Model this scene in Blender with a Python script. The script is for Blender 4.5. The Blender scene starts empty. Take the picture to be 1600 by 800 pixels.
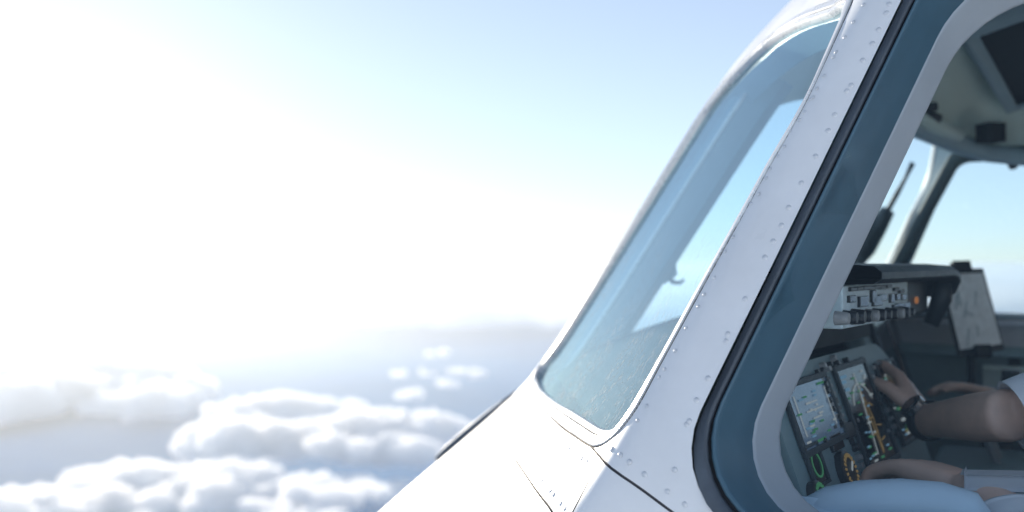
import bpy, bmesh, math, random
import numpy as np
from mathutils import Vector, Matrix
from mathutils.geometry import delaunay_2d_cdt

random.seed(7)
rng = np.random.default_rng(7)
scene = bpy.context.scene
col = scene.collection

# ------------------------------------------------------------------ camera
FPX = 1555.6                    # focal length in pixels of the 1600 px wide photograph
HORIZON = 412.0                 # row of the eye level
cam_d = bpy.data.cameras.new('camera')
cam_d.lens = 35.0
cam_d.sensor_width = 36.0
cam_d.shift_y = (HORIZON - 400.0) / 1600.0
cam_d.clip_start = 0.05
cam_d.clip_end = 600000.0
cam_d.dof.use_dof = True
cam_d.dof.focus_distance = 1.13
cam_d.dof.aperture_fstop = 2.8
cam = bpy.data.objects.new('camera', cam_d)
cam.rotation_euler = (math.radians(90), 0, 0)
col.objects.link(cam)
scene.camera = cam

# ------------------------------------------------------------------ sky and sun
SUN_AZ = math.radians(-27.0)    # to the left of the view direction
SUN_EL = math.radians(9.0)
world = bpy.data.worlds.new('World')
scene.world = world
world.use_nodes = True
wn = world.node_tree.nodes
wl = world.node_tree.links
bg = wn['Background']
sky = wn.new('ShaderNodeTexSky')
sky.sky_type = 'NISHITA'
sky.sun_disc = False
sky.sun_elevation = SUN_EL
sky.sun_rotation = SUN_AZ
sky.altitude = 3800.0
sky.air_density = 1.0
sky.dust_density = 3.2
sky.ozone_density = 3.5
hs = wn.new('ShaderNodeHueSaturation')          # pale, hazy air
hs.inputs['Saturation'].default_value = 0.80
wl.new(sky.outputs['Color'], hs.inputs['Color'])
gm = wn.new('ShaderNodeGamma')                 # milky air: evens out the whole dome
gm.inputs['Gamma'].default_value = 0.58
wl.new(hs.outputs['Color'], gm.inputs['Color'])
wl.new(gm.outputs['Color'], bg.inputs['Color'])
bg.inputs['Strength'].default_value = 0.147

sun_d = bpy.data.lights.new('sun', 'SUN')
sun_d.energy = 2.0
sun_d.angle = math.radians(0.53)
sun_d.color = (1.0, 0.90, 0.76)
sun = bpy.data.objects.new('sun', sun_d)
to_sun = Vector((math.sin(SUN_AZ) * math.cos(SUN_EL), math.cos(SUN_AZ) * math.cos(SUN_EL), math.sin(SUN_EL)))
sun.rotation_euler = to_sun.to_track_quat('Z', 'Y').to_euler()
col.objects.link(sun)

scene.view_settings.view_transform = 'Standard'
scene.view_settings.look = 'None'
scene.view_settings.exposure = 1.52
scene.view_settings.gamma = 1.0
scene.view_settings.use_curve_mapping = False
scene.cycles.use_denoising = True
scene.cycles.max_bounces = 16
scene.cycles.diffuse_bounces = 8
scene.cycles.transmission_bounces = 8
scene.cycles.glossy_bounces = 4
scene.cycles.transparent_max_bounces = 16
scene.cycles.volume_bounces = 10
scene.cycles.caustics_reflective = False
scene.cycles.caustics_refractive = False
scene.cycles.sample_clamp_indirect = 6.0


# ------------------------------------------------------------------ object helpers
def link(o, parent=None):
    col.objects.link(o)
    if parent is not None:
        o.parent = parent
    return o


def tag(o, label=None, cat=None, group=None, kind=None):
    if label: o['label'] = label
    if cat: o['category'] = cat
    if group: o['group'] = group
    if kind: o['kind'] = kind
    return o


def empty(name, loc=(0, 0, 0)):
    o = bpy.data.objects.new(name, None)
    o.empty_display_size = 0.1
    o.location = loc
    return link(o)


def mesh_obj(name, verts, faces, mat, parent=None, smooth=True, normals=None):
    me = bpy.data.meshes.new(name)
    me.from_pydata([tuple(map(float, v)) for v in verts], [], [tuple(map(int, f)) for f in faces])
    me.update()
    if smooth:
        me.polygons.foreach_set('use_smooth', [True] * len(me.polygons))
    if normals is not None:
        me.normals_split_custom_set_from_vertices([tuple(map(float, n)) for n in normals])
    if mat is not None:
        for m in (mat if isinstance(mat, (list, tuple)) else [mat]):
            me.materials.append(m)
    o = bpy.data.objects.new(name, me)
    link(o)
    if parent is not None:
        o.parent = parent
        p = parent
        loc = Vector((0, 0, 0))
        while p is not None:
            loc += p.location
            p = p.parent
        o.matrix_parent_inverse = Matrix.Translation(-loc)
    return o


class MB:
    """collects shapes, in world coordinates, into one mesh"""
    def __init__(self):
        self.v = []; self.f = []

    def add(self, v, f):
        n = len(self.v)
        self.v += [tuple(map(float, p)) for p in v]
        self.f += [tuple(i + n for i in q) for q in f]
        return self

    def box(self, c, x, y, z, bevel=0.0):
        """centre and the three half vectors; bevel shrinks the outer rim"""
        c, x, y, z = (Vector(k) for k in (c, x, y, z))
        bm = bmesh.new()
        bmesh.ops.create_cube(bm, size=2.0)
        m = Matrix(((x.x, y.x, z.x, c.x), (x.y, y.y, z.y, c.y), (x.z, y.z, z.z, c.z), (0, 0, 0, 1)))
        bm.transform(m)
        if bevel > 0:
            bmesh.ops.bevel(bm, geom=list(bm.edges), offset=bevel, segments=3, profile=0.5, affect='EDGES')
        bm.verts.index_update()
        self.add([v.co for v in bm.verts], [[v.index for v in f.verts] for f in bm.faces])
        bm.free()
        return self

    def tube(self, pts, r, n=10, caps=True):
        pts = [Vector(p) for p in pts]
        rs = r if isinstance(r, (list, tuple)) else [r] * len(pts)
        base = len(self.v)
        t0 = (pts[1] - pts[0]).normalized()
        up = Vector((0, 0, 1)) if abs(t0.z) < 0.9 else Vector((1, 0, 0))
        for i, p in enumerate(pts):
            t = (pts[min(i + 1, len(pts) - 1)] - pts[max(i - 1, 0)]).normalized()
            e1 = t.cross(up).normalized(); e2 = e1.cross(t)
            for k in range(n):
                a = 2 * math.pi * k / n
                self.v.append(tuple(p + rs[i] * (math.cos(a) * e1 + math.sin(a) * e2)))
        for i in range(len(pts) - 1):
            for k in range(n):
                k2 = (k + 1) % n
                self.f.append((base + i * n + k, base + i * n + k2, base + (i + 1) * n + k2, base + (i + 1) * n + k))
        if caps:
            self.f.append(tuple(base + k for k in reversed(range(n))))
            self.f.append(tuple(base + (len(pts) - 1) * n + k for k in range(n)))
        return self

    def cyl(self, p, axis, r, h, n=16, taper=1.0):
        axis = Vector(axis).normalized(); p = Vector(p)
        return self.tube([p, p + axis * h * 0.85, p + axis * h], [r, r * taper, r * taper * 0.86], n)

    def build(self, name, mat, parent=None, smooth=False):
        return mesh_obj(name, self.v, self.f, mat, parent, smooth)


# ------------------------------------------------------------------ materials
def new_mat(name):
    m = bpy.data.materials.new(name)
    m.use_nodes = True
    m.node_tree.nodes.clear()
    return m, m.node_tree.nodes, m.node_tree.links


def pbr(name, color, rough=0.5, metal=0.0, var=0.12, scale=8.0, bump=0.0, bump_scale=60.0, coat=0.0, emit=None, emit_s=0.0,
        stretch=(1, 1, 1), rough_var=0.15, spec=0.5):
    m, N, L = new_mat(name)
    out = N.new('ShaderNodeOutputMaterial')
    b = N.new('ShaderNodeBsdfPrincipled')
    tc = N.new('ShaderNodeTexCoord')
    mp = N.new('ShaderNodeMapping'); mp.inputs['Scale'].default_value = stretch
    L.new(tc.outputs['Object'], mp.inputs['Vector'])
    nz = N.new('ShaderNodeTexNoise'); nz.inputs['Scale'].default_value = scale; nz.inputs['Detail'].default_value = 6
    nz.inputs['Roughness'].default_value = 0.62
    L.new(mp.outputs['Vector'], nz.inputs['Vector'])
    mr = N.new('ShaderNodeMapRange')
    mr.inputs['From Min'].default_value = 0.25; mr.inputs['From Max'].default_value = 0.75
    mr.inputs['To Min'].default_value = 1 - var; mr.inputs['To Max'].default_value = 1 + var
    L.new(nz.outputs['Fac'], mr.inputs['Value'])
    mx = N.new('ShaderNodeVectorMath'); mx.operation = 'SCALE'
    mx.inputs[0].default_value = color
    L.new(mr.outputs['Result'], mx.inputs['Scale'])
    L.new(mx.outputs['Vector'], b.inputs['Base Color'])
    mr2 = N.new('ShaderNodeMapRange')
    mr2.inputs['From Min'].default_value = 0.25; mr2.inputs['From Max'].default_value = 0.75
    mr2.inputs['To Min'].default_value = max(0.02, rough * (1 - rough_var)); mr2.inputs['To Max'].default_value = min(1, rough * (1 + rough_var))
    L.new(nz.outputs['Fac'], mr2.inputs['Value'])
    L.new(mr2.outputs['Result'], b.inputs['Roughness'])
    b.inputs['Metallic'].default_value = metal
    b.inputs['Specular IOR Level'].default_value = spec
    b.inputs['Coat Weight'].default_value = coat
    b.inputs['Coat Roughness'].default_value = 0.12
    if emit:
        b.inputs['Emission Color'].default_value = (*emit, 1)
        b.inputs['Emission Strength'].default_value = emit_s
    if bump > 0:
        n2 = N.new('ShaderNodeTexNoise'); n2.inputs['Scale'].default_value = bump_scale; n2.inputs['Detail'].default_value = 4
        L.new(mp.outputs['Vector'], n2.inputs['Vector'])
        bp = N.new('ShaderNodeBump'); bp.inputs['Strength'].default_value = bump; bp.inputs['Distance'].default_value = 0.002
        L.new(n2.outputs['Fac'], bp.inputs['Height'])
        L.new(bp.outputs['Normal'], b.inputs['Normal'])
    L.new(b.outputs['BSDF'], out.inputs['Surface'])
    return m


def glass_mat(name, tint, rough=0.0, dirt=0.0, ior=1.5):
    """thin pane: reflection by Fresnel, the rest tinted see-through; dirt adds a scatter of dust and scratches"""
    m, N, L = new_mat(name)
    out = N.new('ShaderNodeOutputMaterial')
    fr = N.new('ShaderNodeFresnel')
    geo = N.new('ShaderNodeNewGeometry')          # a thin pane has glass-to-air twice: the same index from either side
    im = N.new('ShaderNodeMapRange'); im.inputs['To Min'].default_value = ior; im.inputs['To Max'].default_value = 1.0 / ior
    L.new(geo.outputs['Backfacing'], im.inputs['Value']); L.new(im.outputs['Result'], fr.inputs['IOR'])
    tr = N.new('ShaderNodeBsdfTransparent'); tr.inputs['Color'].default_value = (*tint, 1)
    gl = N.new('ShaderNodeBsdfGlossy'); gl.inputs['Roughness'].default_value = rough
    gl.inputs['Color'].default_value = (0.72, 0.90, 0.97, 1)
    mx = N.new('ShaderNodeMixShader')
    L.new(fr.outputs['Fac'], mx.inputs['Fac'])
    L.new(tr.outputs['BSDF'], mx.inputs[1]); L.new(gl.outputs['BSDF'], mx.inputs[2])
    last = mx
    if dirt > 0:
        tc = N.new('ShaderNodeTexCoord')
        mp = N.new('ShaderNodeMapping'); mp.inputs['Rotation'].default_value = (0.5, 0.3, 0.4)
        mp.inputs['Scale'].default_value = (1.0, 1.0, 0.22)
        L.new(tc.outputs['Object'], mp.inputs['Vector'])
        vor = N.new('ShaderNodeTexNoise'); vor.inputs['Scale'].default_value = 130; vor.inputs['Detail'].default_value = 5
        vor.inputs['Roughness'].default_value = 0.75
        L.new(mp.outputs['Vector'], vor.inputs['Vector'])
        big = N.new('ShaderNodeTexNoise'); big.inputs['Scale'].default_value = 9; big.inputs['Detail'].default_value = 4
        L.new(mp.outputs['Vector'], big.inputs['Vector'])
        sep = N.new('ShaderNodeSeparateXYZ'); L.new(tc.outputs['Object'], sep.inputs['Vector'])
        low = N.new('ShaderNodeMapRange'); low.inputs['From Min'].default_value = 0.08; low.inputs['From Max'].default_value = -0.20
        low.inputs['To Min'].default_value = 0.05; low.inputs['To Max'].default_value = 1.0
        L.new(sep.outputs['Z'], low.inputs['Value'])
        r1 = N.new('ShaderNodeMapRange'); r1.inputs['From Min'].default_value = 0.48; r1.inputs['From Max'].default_value = 0.68
        L.new(vor.outputs['Fac'], r1.inputs['Value'])
        r2 = N.new('ShaderNodeMapRange'); r2.inputs['From Min'].default_value = 0.36; r2.inputs['From Max'].default_value = 0.66
        L.new(big.outputs['Fac'], r2.inputs['Value'])
        m1 = N.new('ShaderNodeMath'); m1.operation = 'MULTIPLY'
        L.new(r1.outputs['Result'], m1.inputs[0]); L.new(r2.outputs['Result'], m1.inputs[1])
        m2 = N.new('ShaderNodeMath'); m2.operation = 'MULTIPLY'
        L.new(m1.outputs['Value'], m2.inputs[0]); L.new(low.outputs['Result'], m2.inputs[1])
        m3 = N.new('ShaderNodeMath'); m3.operation = 'MULTIPLY'; m3.inputs[1].default_value = dirt
        L.new(m2.outputs['Value'], m3.inputs[0])
        df = N.new('ShaderNodeBsdfDiffuse'); df.inputs['Color'].default_value = (0.84, 0.87, 0.86, 1)
        tl = N.new('ShaderNodeBsdfTranslucent'); tl.inputs['Color'].default_value = (0.84, 0.87, 0.86, 1)
        dm = N.new('ShaderNodeMixShader'); dm.inputs['Fac'].default_value = 0.4
        L.new(df.outputs['BSDF'], dm.inputs[1]); L.new(tl.outputs['BSDF'], dm.inputs[2])
        fx = N.new('ShaderNodeMixShader')
        L.new(m3.outputs['Value'], fx.inputs['Fac'])
        L.new(mx.outputs['Shader'], fx.inputs[1]); L.new(dm.outputs['Shader'], fx.inputs[2])
        last = fx
    L.new(last.outputs['Shader'], out.inputs['Surface'])
    return m


def emit_mat(name, color, strength):
    m, N, L = new_mat(name)
    out = N.new('ShaderNodeOutputMaterial')
    e = N.new('ShaderNodeEmission'); e.inputs['Color'].default_value = (*color, 1); e.inputs['Strength'].default_value = strength
    L.new(e.outputs['Emission'], out.inputs['Surface'])
    return m


M = {}
M['paint'] = pbr('white_aircraft_paint', (0.85, 0.855, 0.86), 0.40, 0.0, 0.075, 7.0, bump=0.10, bump_scale=16, coat=0.0, rough_var=0.4, spec=0.22)
M['rivet'] = pbr('painted_rivet_head', (0.70, 0.71, 0.73), 0.3, 0.15, 0.1, 300)
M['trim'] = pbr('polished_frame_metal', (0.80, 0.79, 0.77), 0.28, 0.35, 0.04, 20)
M['seam'] = pbr('seam_sealant', (0.07, 0.07, 0.08), 0.8, 0, 0.2, 40)
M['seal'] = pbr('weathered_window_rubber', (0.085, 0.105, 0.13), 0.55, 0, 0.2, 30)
M['groove'] = pbr('black_rubber_groove', (0.010, 0.013, 0.018), 0.7)
M['bevel'] = pbr('blue_grey_window_frame', (0.07, 0.145, 0.20), 0.38, 0.0, 0.12, 9, bump=0.05, bump_scale=25)
M['strip'] = pbr('light_grey_window_reveal', (0.52, 0.54, 0.58), 0.5, 0.0, 0.06, 12)
M['liner'] = pbr('beige_grey_cockpit_liner', (0.60, 0.72, 0.70), 0.75, 0, 0.08, 6, bump=0.1, bump_scale=120)
M['post'] = pbr('grey_post_cover', (0.30, 0.41, 0.48), 0.6, 0, 0.10, 10)
M['felt'] = pbr('anti_glare_felt', (0.016, 0.026, 0.030), 0.95, 0, 0.2, 30, spec=0.05)
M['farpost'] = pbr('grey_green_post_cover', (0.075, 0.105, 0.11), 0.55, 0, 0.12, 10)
M['dark'] = pbr('matt_black_plastic', (0.012, 0.015, 0.018), 0.6)
M['hood'] = pbr('dark_glareshield_vinyl', (0.030, 0.040, 0.046), 0.5, 0, 0.2, 40, bump=0.3, bump_scale=300)
M['panel'] = pbr('grey_instrument_panel', (0.21, 0.30, 0.32), 0.5, 0, 0.12, 14)
M['mcp'] = pbr('light_control_panel', (0.72, 0.84, 0.88), 0.55, 0, 0.15, 40)
M['screen'] = pbr('display_glass', (0.006, 0.009, 0.014), 0.12)
M['screen_blue'] = pbr('lit_blue_display', (0.02, 0.03, 0.05), 0.15, 0, 0.5, 22, emit=(0.10, 0.18, 0.30), emit_s=0.10)
M['knob'] = pbr('black_knob', (0.02, 0.022, 0.025), 0.4)
M['greyknob'] = pbr('grey_knob', (0.30, 0.30, 0.30), 0.4)
M['floor'] = pbr('dark_cockpit_floor', (0.03, 0.033, 0.036), 0.8)
M['skin'] = pbr('skin', (0.72, 0.48, 0.38), 0.5, 0, 0.10, 40, bump=0.1, bump_scale=200)
M['shirt'] = pbr('white_shirt_cotton', (0.74, 0.77, 0.82), 0.85, 0, 0.04, 30, bump=0.3, bump_scale=18)
M['trousers'] = pbr('dark_navy_trousers', (0.013, 0.017, 0.028), 0.85, 0, 0.2, 30)
M['hair'] = pbr('dark_brown_hair', (0.022, 0.014, 0.009), 0.55, 0, 0.3, 120, bump=0.6, bump_scale=150)
M['steel'] = pbr('brushed_steel', (0.5, 0.5, 0.5), 0.25, 1.0)
M['pad'] = pbr('pale_blue_grey_vinyl', (0.52, 0.66, 0.78), 0.45, 0, 0.08, 9, bump=0.15, bump_scale=30)
M['paper'] = pbr('printed_chart_paper', (0.90, 0.92, 0.93), 0.8, 0, 0.16, 60)
M['seatcloth'] = pbr('dark_seat_cloth', (0.03, 0.036, 0.045), 0.9, 0, 0.2, 50)
M['glass'] = glass_mat('windshield_glass', (0.72, 0.90, 0.95), 0.0, dirt=1.0)
M['sideglass'] = glass_mat('side_window_glass', (0.93, 0.97, 0.98), 0.0)
M['farglass'] = glass_mat('far_window_glass', (0.88, 0.95, 0.96), 0.0)
M['white_sym'] = emit_mat('display_white', (0.75, 0.85, 0.9), 0.10)
M['green_sym'] = emit_mat('display_green', (0.15, 0.6, 0.3), 0.07)
M['amber_sym'] = emit_mat('display_amber', (0.85, 0.6, 0.25), 0.055)
M['cyan_sym'] = emit_mat('display_cyan', (0.3, 0.6, 0.9), 0.10)
M['orange_lamp'] = emit_mat('orange_annunciator', (1.0, 0.4, 0.15), 0.10)

# ------------------------------------------------------------------ aircraft frame of reference
# a forward, s to starboard, h up; the eye is at the origin and the nose points 62 degrees to its left
AL = math.radians(62.0)
SA, CA = math.sin(AL), math.cos(AL)
SC = 1.78                        # the plane of symmetry


def W(a, s, h):
    return Vector((-SA * a + CA * s, CA * a + SA * s, h))


def Wn(p):                       # arrays (n,3) aircraft -> world
    p = np.asarray(p, float)
    return np.stack([-SA * p[:, 0] + CA * p[:, 1], CA * p[:, 0] + SA * p[:, 1], p[:, 2]], 1)


def A_of(w):                     # world -> aircraft
    return np.array([-SA * w[0] + CA * w[1], CA * w[0] + SA * w[1], w[2]])


FWD = Vector((-SA, CA, 0)); STB = Vector((CA, SA, 0)); UP = Vector((0, 0, 1)); AFT = -FWD; PORT = -STB


def ray(px, py):
    return Vector(((px - 800.0) / FPX, 1.0, (HORIZON - py) / FPX))


def on_plane(px, py, p0, n):
    d = ray(px, py)
    t = Vector(p0).dot(n) / d.dot(n)
    return d * t


# the outer hull: a convex body bounded by these planes (a, |b|, h, offset), edges rounded
PL = np.array([
    (0.0, 1.0, 0.38, 0.720),      # side windows
    (0.0, 1.0, -0.05, 0.815),     # vertical side
    (0.0, 0.8, -1.0, 1.30),       # lower side
    (1.0, 0.60, 0.671, 0.7426),   # windshields
    (0.90, 0.545, 1.0, 0.8150),   # brow
    (0.0, 0.50, 1.0, 0.720),      # shoulder
    (0.0, 0.0, 1.0, 0.580),       # crown
    (0.82, 0.486, 1.0, 0.5067),   # upper nose
    (0.5, 1.0, 0.10, 0.985),      # cheek
    (1.0, 0.45, 0.45, 1.18),      # forward nose
    (1.0, 0.25, -0.1, 1.70),      # nose tip
    (0.7, 0.3, -1.0, 1.75),       # chin
    (0.0, 0.0, -1.0, 1.15),       # belly
    (-1.0, 0.0, 0.0, 3.0),        # aft end
    (-1.0, 0.0, 0.0, 0.3),        # where the nose body ends inside the cabin
])
PN = PL / np.linalg.norm(PL[:, :3], axis=1)[:, None]
RHO = 0.009
RHOS = 0.012
RHON = 0.03


CABIN = [0, 1, 2, 3, 4, 5, 6, 12, 13]
NOSE = [0, 1, 2, 7, 8, 9, 10, 11, 12, 14]


def smax(v, r):
    m = v.max(1, keepdims=True)
    return m[:, 0] + r * np.log(np.exp((v - m) / r).sum(1))


def F(p):
    """signed distance-like field of the hull: cabin and nose, two convex bodies joined along the windshield base"""
    p = np.atleast_2d(p)
    b = np.sqrt((p[:, 1] - SC) ** 2 + RHOS ** 2) - RHOS * 0.5
    v = p[:, 0:1] * PN[:, 0] + b[:, None] * PN[:, 1] + p[:, 2:3] * PN[:, 2] - PN[:, 3]
    c = smax(v[:, CABIN], RHO); n = smax(v[:, NOSE], RHON)
    return -smax(np.stack([-c, -n], 1), 0.012)


def gradF(p):
    p = np.atleast_2d(p); e = 1e-4
    g = np.stack([F(p + np.eye(3)[i] * e) - F(p - np.eye(3)[i] * e) for i in range(3)], 1)
    return g / np.linalg.norm(g, axis=1)[:, None]


def hit(px, py, off=0.0, far=False):
    """aircraft coordinates where the sight line through a pixel meets the hull moved out by off"""
    d = A_of(ray(px, py))
    t = np.linspace(0.5, 4.5, 1601)
    v = F(t[:, None] * d) - off
    s = np.where((v[:-1] > 0) & (v[1:] <= 0))[0] if not far else np.where((v[:-1] <= 0) & (v[1:] > 0))[0]
    if len(s) == 0:
        i = int(np.argmin(v)); p = t[i] * d
        for _ in range(6):
            p = p - gradF(p)[0] * (F(p)[0] - off)
        return p
    i = s[0] if not far else s[-1]
    lo, hi = t[i], t[i + 1]
    for _ in range(30):
        m = 0.5 * (lo + hi)
        inside = F(m * d)[0] - off <= 0
        if inside != far: hi = m
        else: lo = m
    return 0.5 * (lo + hi) * d


def push(p, off):
    """moves points to the level F = off along the gradient"""
    p = np.array(np.atleast_2d(p), float)
    for _ in range(8):
        p = p - gradF(p) * (F(p) - off)[:, None]
    return p


def mirror(p):
    q = np.array(p, float); q[..., 1] = 2 * SC - q[..., 1]
    return q


# stereographic chart of the hull seen from a point inside it
C0 = np.array([-0.10, SC, -0.10])


def chart(p):
    d = np.atleast_2d(p) - C0
    d = d / np.linalg.norm(d, axis=1)[:, None]
    k = 1.0 / (1.0 + d[:, 2])
    return np.stack([d[:, 0] * k, d[:, 1] * k], 1)


def unchart(uv, off=0.0):
    r2 = (uv ** 2).sum(1)
    d = np.stack([2 * uv[:, 0], 2 * uv[:, 1], 1 - r2], 1) / (1 + r2)[:, None]
    lo = np.zeros(len(uv)); hi = np.full(len(uv), 8.0)
    for _ in range(45):
        m = 0.5 * (lo + hi)
        ins = F(C0 + d * m[:, None]) - off <= 0
        lo = np.where(ins, m, lo); hi = np.where(ins, hi, m)
    return C0 + d * lo[:, None]


def inside(poly, pts):
    x, y = pts[:, 0], pts[:, 1]
    r = np.zeros(len(pts), bool)
    j = len(poly) - 1
    for i in range(len(poly)):
        xi, yi = poly[i]; xj, yj = poly[j]
        if yi != yj:
            c = ((yi > y) != (yj > y)) & (x < (xj - xi) * (y - yi) / (yj - yi) + xi)
            r ^= c
        j = i
    return r


def catmull(pts, n=6, closed=False):
    pts = np.asarray(pts, float); out = []
    N = len(pts)
    rngi = range(N if closed else N - 1)
    for i in rngi:
        p0 = pts[(i - 1) % N] if closed or i > 0 else pts[0]
        p1 = pts[i]; p2 = pts[(i + 1) % N]
        p3 = pts[(i + 2) % N] if closed or i < N - 2 else pts[-1]
        for k in range(n):
            t = k / n
            out.append(0.5 * ((2 * p1) + (-p0 + p2) * t + (2 * p0 - 5 * p1 + 4 * p2 - p3) * t * t + (-p0 + 3 * p1 - 3 * p2 + p3) * t ** 3))
    if not closed: out.append(pts[-1])
    return np.array(out)


def chart_sheet(holes, off, fine=None, lines=()):
    """triangulates the hull chart with the hole outlines as constraints; returns (points 3D, triangles)"""
    R = 2.6
    g = []
    st = 0.05
    for iu in range(int(-R / st), int(R / st) + 1):
        for iv in range(int(-R / st), int(R / st) + 1):
            u, v = (iu + 0.5 * (iv % 2)) * st, iv * st
            if u * u + v * v < (R - 0.02) ** 2: g.append((u, v))
    if fine:
        u0, u1, v0, v1, sf = fine
        for iu in range(int((u1 - u0) / sf)):
            for iv in range(int((v1 - v0) / sf)):
                g.append((u0 + (iu + 0.37 + 0.5 * (iv % 2)) * sf, v0 + (iv + 0.41) * sf))
    g = np.array(g)
    allh = np.concatenate(list(holes) + list(lines))
    keep = np.ones(len(g), bool)
    for k in range(0, len(allh), 50):
        d = np.sqrt(((g[:, None, :] - allh[None, k:k + 50, :]) ** 2).sum(2)).min(1)
        keep &= d > 0.004
    g = g[keep]
    th = np.linspace(0, 2 * math.pi, 160, endpoint=False)
    rim = np.stack([R * np.cos(th), R * np.sin(th)], 1)
    pts = [tuple(p) for p in g]; edges = []
    for poly in [rim] + list(holes) + list(lines):
        n = len(pts); m = len(poly)
        pts += [tuple(p) for p in poly]
        edges += [(n + i, n + (i + 1) % m) for i in range(m)]
    r = delaunay_2d_cdt([Vector(p) for p in pts], edges, [], 0, 1e-7)
    uv = np.array([tuple(p) for p in r[0]])
    tri = np.array([f for f in r[2] if len(f) == 3])
    cen = uv[tri].mean(1)
    ok = (cen ** 2).sum(1) < (R * 0.9995) ** 2
    for poly in holes:
        ok &= ~inside(poly, cen)
    return uv, tri[ok]


def components(tri):
    par = {}
    def find(x):
        while par[x] != x:
            par[x] = par[par[x]]; x = par[x]
        return x
    em = {}
    for i in range(len(tri)): par[i] = i
    for i, t in enumerate(tri):
        for k in range(3):
            e = (min(t[k], t[(k + 1) % 3]), max(t[k], t[(k + 1) % 3]))
            if e in em:
                ra, rb = find(i), find(em[e])
                if ra != rb: par[ra] = rb
            else: em[e] = i
    g = {}
    for i in range(len(tri)): g.setdefault(find(i), []).append(i)
    return list(g.values())


def sheet_object(name, uv, tri, off, mat, parent, flip=False, thickness=0.0):
    used = np.unique(tri)
    remap = -np.ones(len(uv), int); remap[used] = np.arange(len(used))
    p = unchart(uv[used], off)
    n = gradF(p)
    t = remap[tri]
    # wind outwards
    fn = np.cross(p[t[:, 1]] - p[t[:, 0]], p[t[:, 2]] - p[t[:, 0]])
    bad = (fn * n[t[:, 0]]).sum(1) > 0      # (a, s, h) is left-handed
    t[bad] = t[bad][:, ::-1]
    if flip:
        t = t[:, ::-1]; n = -n
    o = mesh_obj(name, Wn(p), t, mat, parent, True, Wn(n))
    return o


airplane = empty('airplane', W(0.0, SC, -1.15))
tag(airplane, 'white airliner nose and cockpit with riveted skin, raked windshield and cockpit windows', 'airplane')

# ---- window outlines ---------------------------------------------------------
# windshield: pairs of pixels (frame outside, glass edge), bottom left corner round the right side to the top
WPAIR = [((823, 604), (840, 600)), ((828, 617), (850, 613)), ((845, 637), (868, 627)), ((875, 667), (892, 640)), ((900, 685), (915, 654)),
         ((920, 698), (936, 667)), ((930, 700), (950, 670)), ((944, 695), (961, 666)), ((962, 681), (972, 654)), ((984, 655), (985, 634)),
         ((1004, 624), (998, 612)), ((1038, 560), (1031, 556)), ((1096, 454), (1089, 450)), ((1148, 360), (1142, 357)),
         ((1202, 262), (1196, 260)), ((1274, 131), (1269, 130))]
WTOP = [((0.570, 0.315), (0.556, 0.300)), ((0.50, 0.330), (0.49, 0.314)), ((0.442, 0.341), (0.435, 0.324)), ((0.37, 0.354), (0.37, 0.336)), ((0.293, 0.364), (0.293, 0.346)),
        ((0.22, 0.367), (0.22, 0.350)), ((0.16, 0.362), (0.17, 0.345)), ((0.11, 0.351), (0.125, 0.333)), ((0.062, 0.334), (0.085, 0.314)), ((0.030, 0.312), (0.055, 0.288))]


def ridge(b, h):
    """hull point at lateral distance b from the middle and height h, on the port side"""
    lo, hi = 0.0, 2.5
    for _ in range(40):
        m = 0.5 * (lo + hi)
        if F(np.array([[m, SC - b, h]]))[0] <= 0: lo = m
        else: hi = m
    return np.array([lo, SC - b, h])


wo = [hit(*p[0]) for p in WPAIR]
wg = [hit(*p[1]) for p in WPAIR]
for (bo, ho), (bg_, hg) in WTOP:
    wo.append(ridge(bo, ho)); wg.append(ridge(bg_, hg))
for h in np.linspace(0.27, -0.205, 9):
    wo.append(ridge(0.016, h + 0.004)); wg.append(ridge(0.038, h - 0.004))
WO = push(catmull(wo, 5, True), 0.0)
WG = push(catmull(wg, 5, True), 0.0)

# side window: a rounded quadrilateral on the side plane, given in (a, h)
SIDE_Q = [(0.355, -0.270), (0.0912, 0.400), (-0.40, 0.400), (-0.40, -0.270)]   # front bottom, front top, aft top, aft bottom
SIDE_R = [0.085, 0.13, 0.06, 0.06]
FAR_Q = [(0.385, -0.120), (0.170, 0.268), (-0.46, 0.268), (-0.46, -0.135)]
FAR_R = [0.05, 0.035, 0.04, 0.04]


def round_poly(q, rad, n=9):
    q = [np.array(x, float) for x in q]; out = []
    for i in range(len(q)):
        p, a, b = q[i], q[i - 1], q[(i + 1) % len(q)]
        u = (a - p) / np.linalg.norm(a - p); v = (b - p) / np.linalg.norm(b - p)
        ang = math.acos(np.clip(u @ v, -1, 1)); L = rad[i] / math.tan(ang / 2)
        c = p + (u + v) / np.linalg.norm(u + v) * rad[i] / math.sin(ang / 2)
        s, e = p + u * L - c, p + v * L - c
        a0 = math.atan2(s[1], s[0]); a1 = math.atan2(e[1], e[0])
        d = (a1 - a0 + math.pi) % (2 * math.pi) - math.pi
        for k in range(n + 1):
            t = a0 + d * k / n
            out.append(c + rad[i] * np.array([math.cos(t), math.sin(t)]))
        # straight run to the next corner
        nxt = q[(i + 1) % len(q)]
        u2 = (p - nxt) / np.linalg.norm(p - nxt)
        w2 = (q[(i + 2) % len(q)] - nxt); w2 = w2 / np.linalg.norm(w2)
        ang2 = math.acos(np.clip(u2 @ w2, -1, 1)); e2 = nxt + u2 * rad[(i + 1) % len(q)] / math.tan(ang2 / 2)
        st = out[-1]
        for k in range(1, 12):
            out.append(st + (e2 - st) * k / 12)
    return np.array(out)


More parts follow.
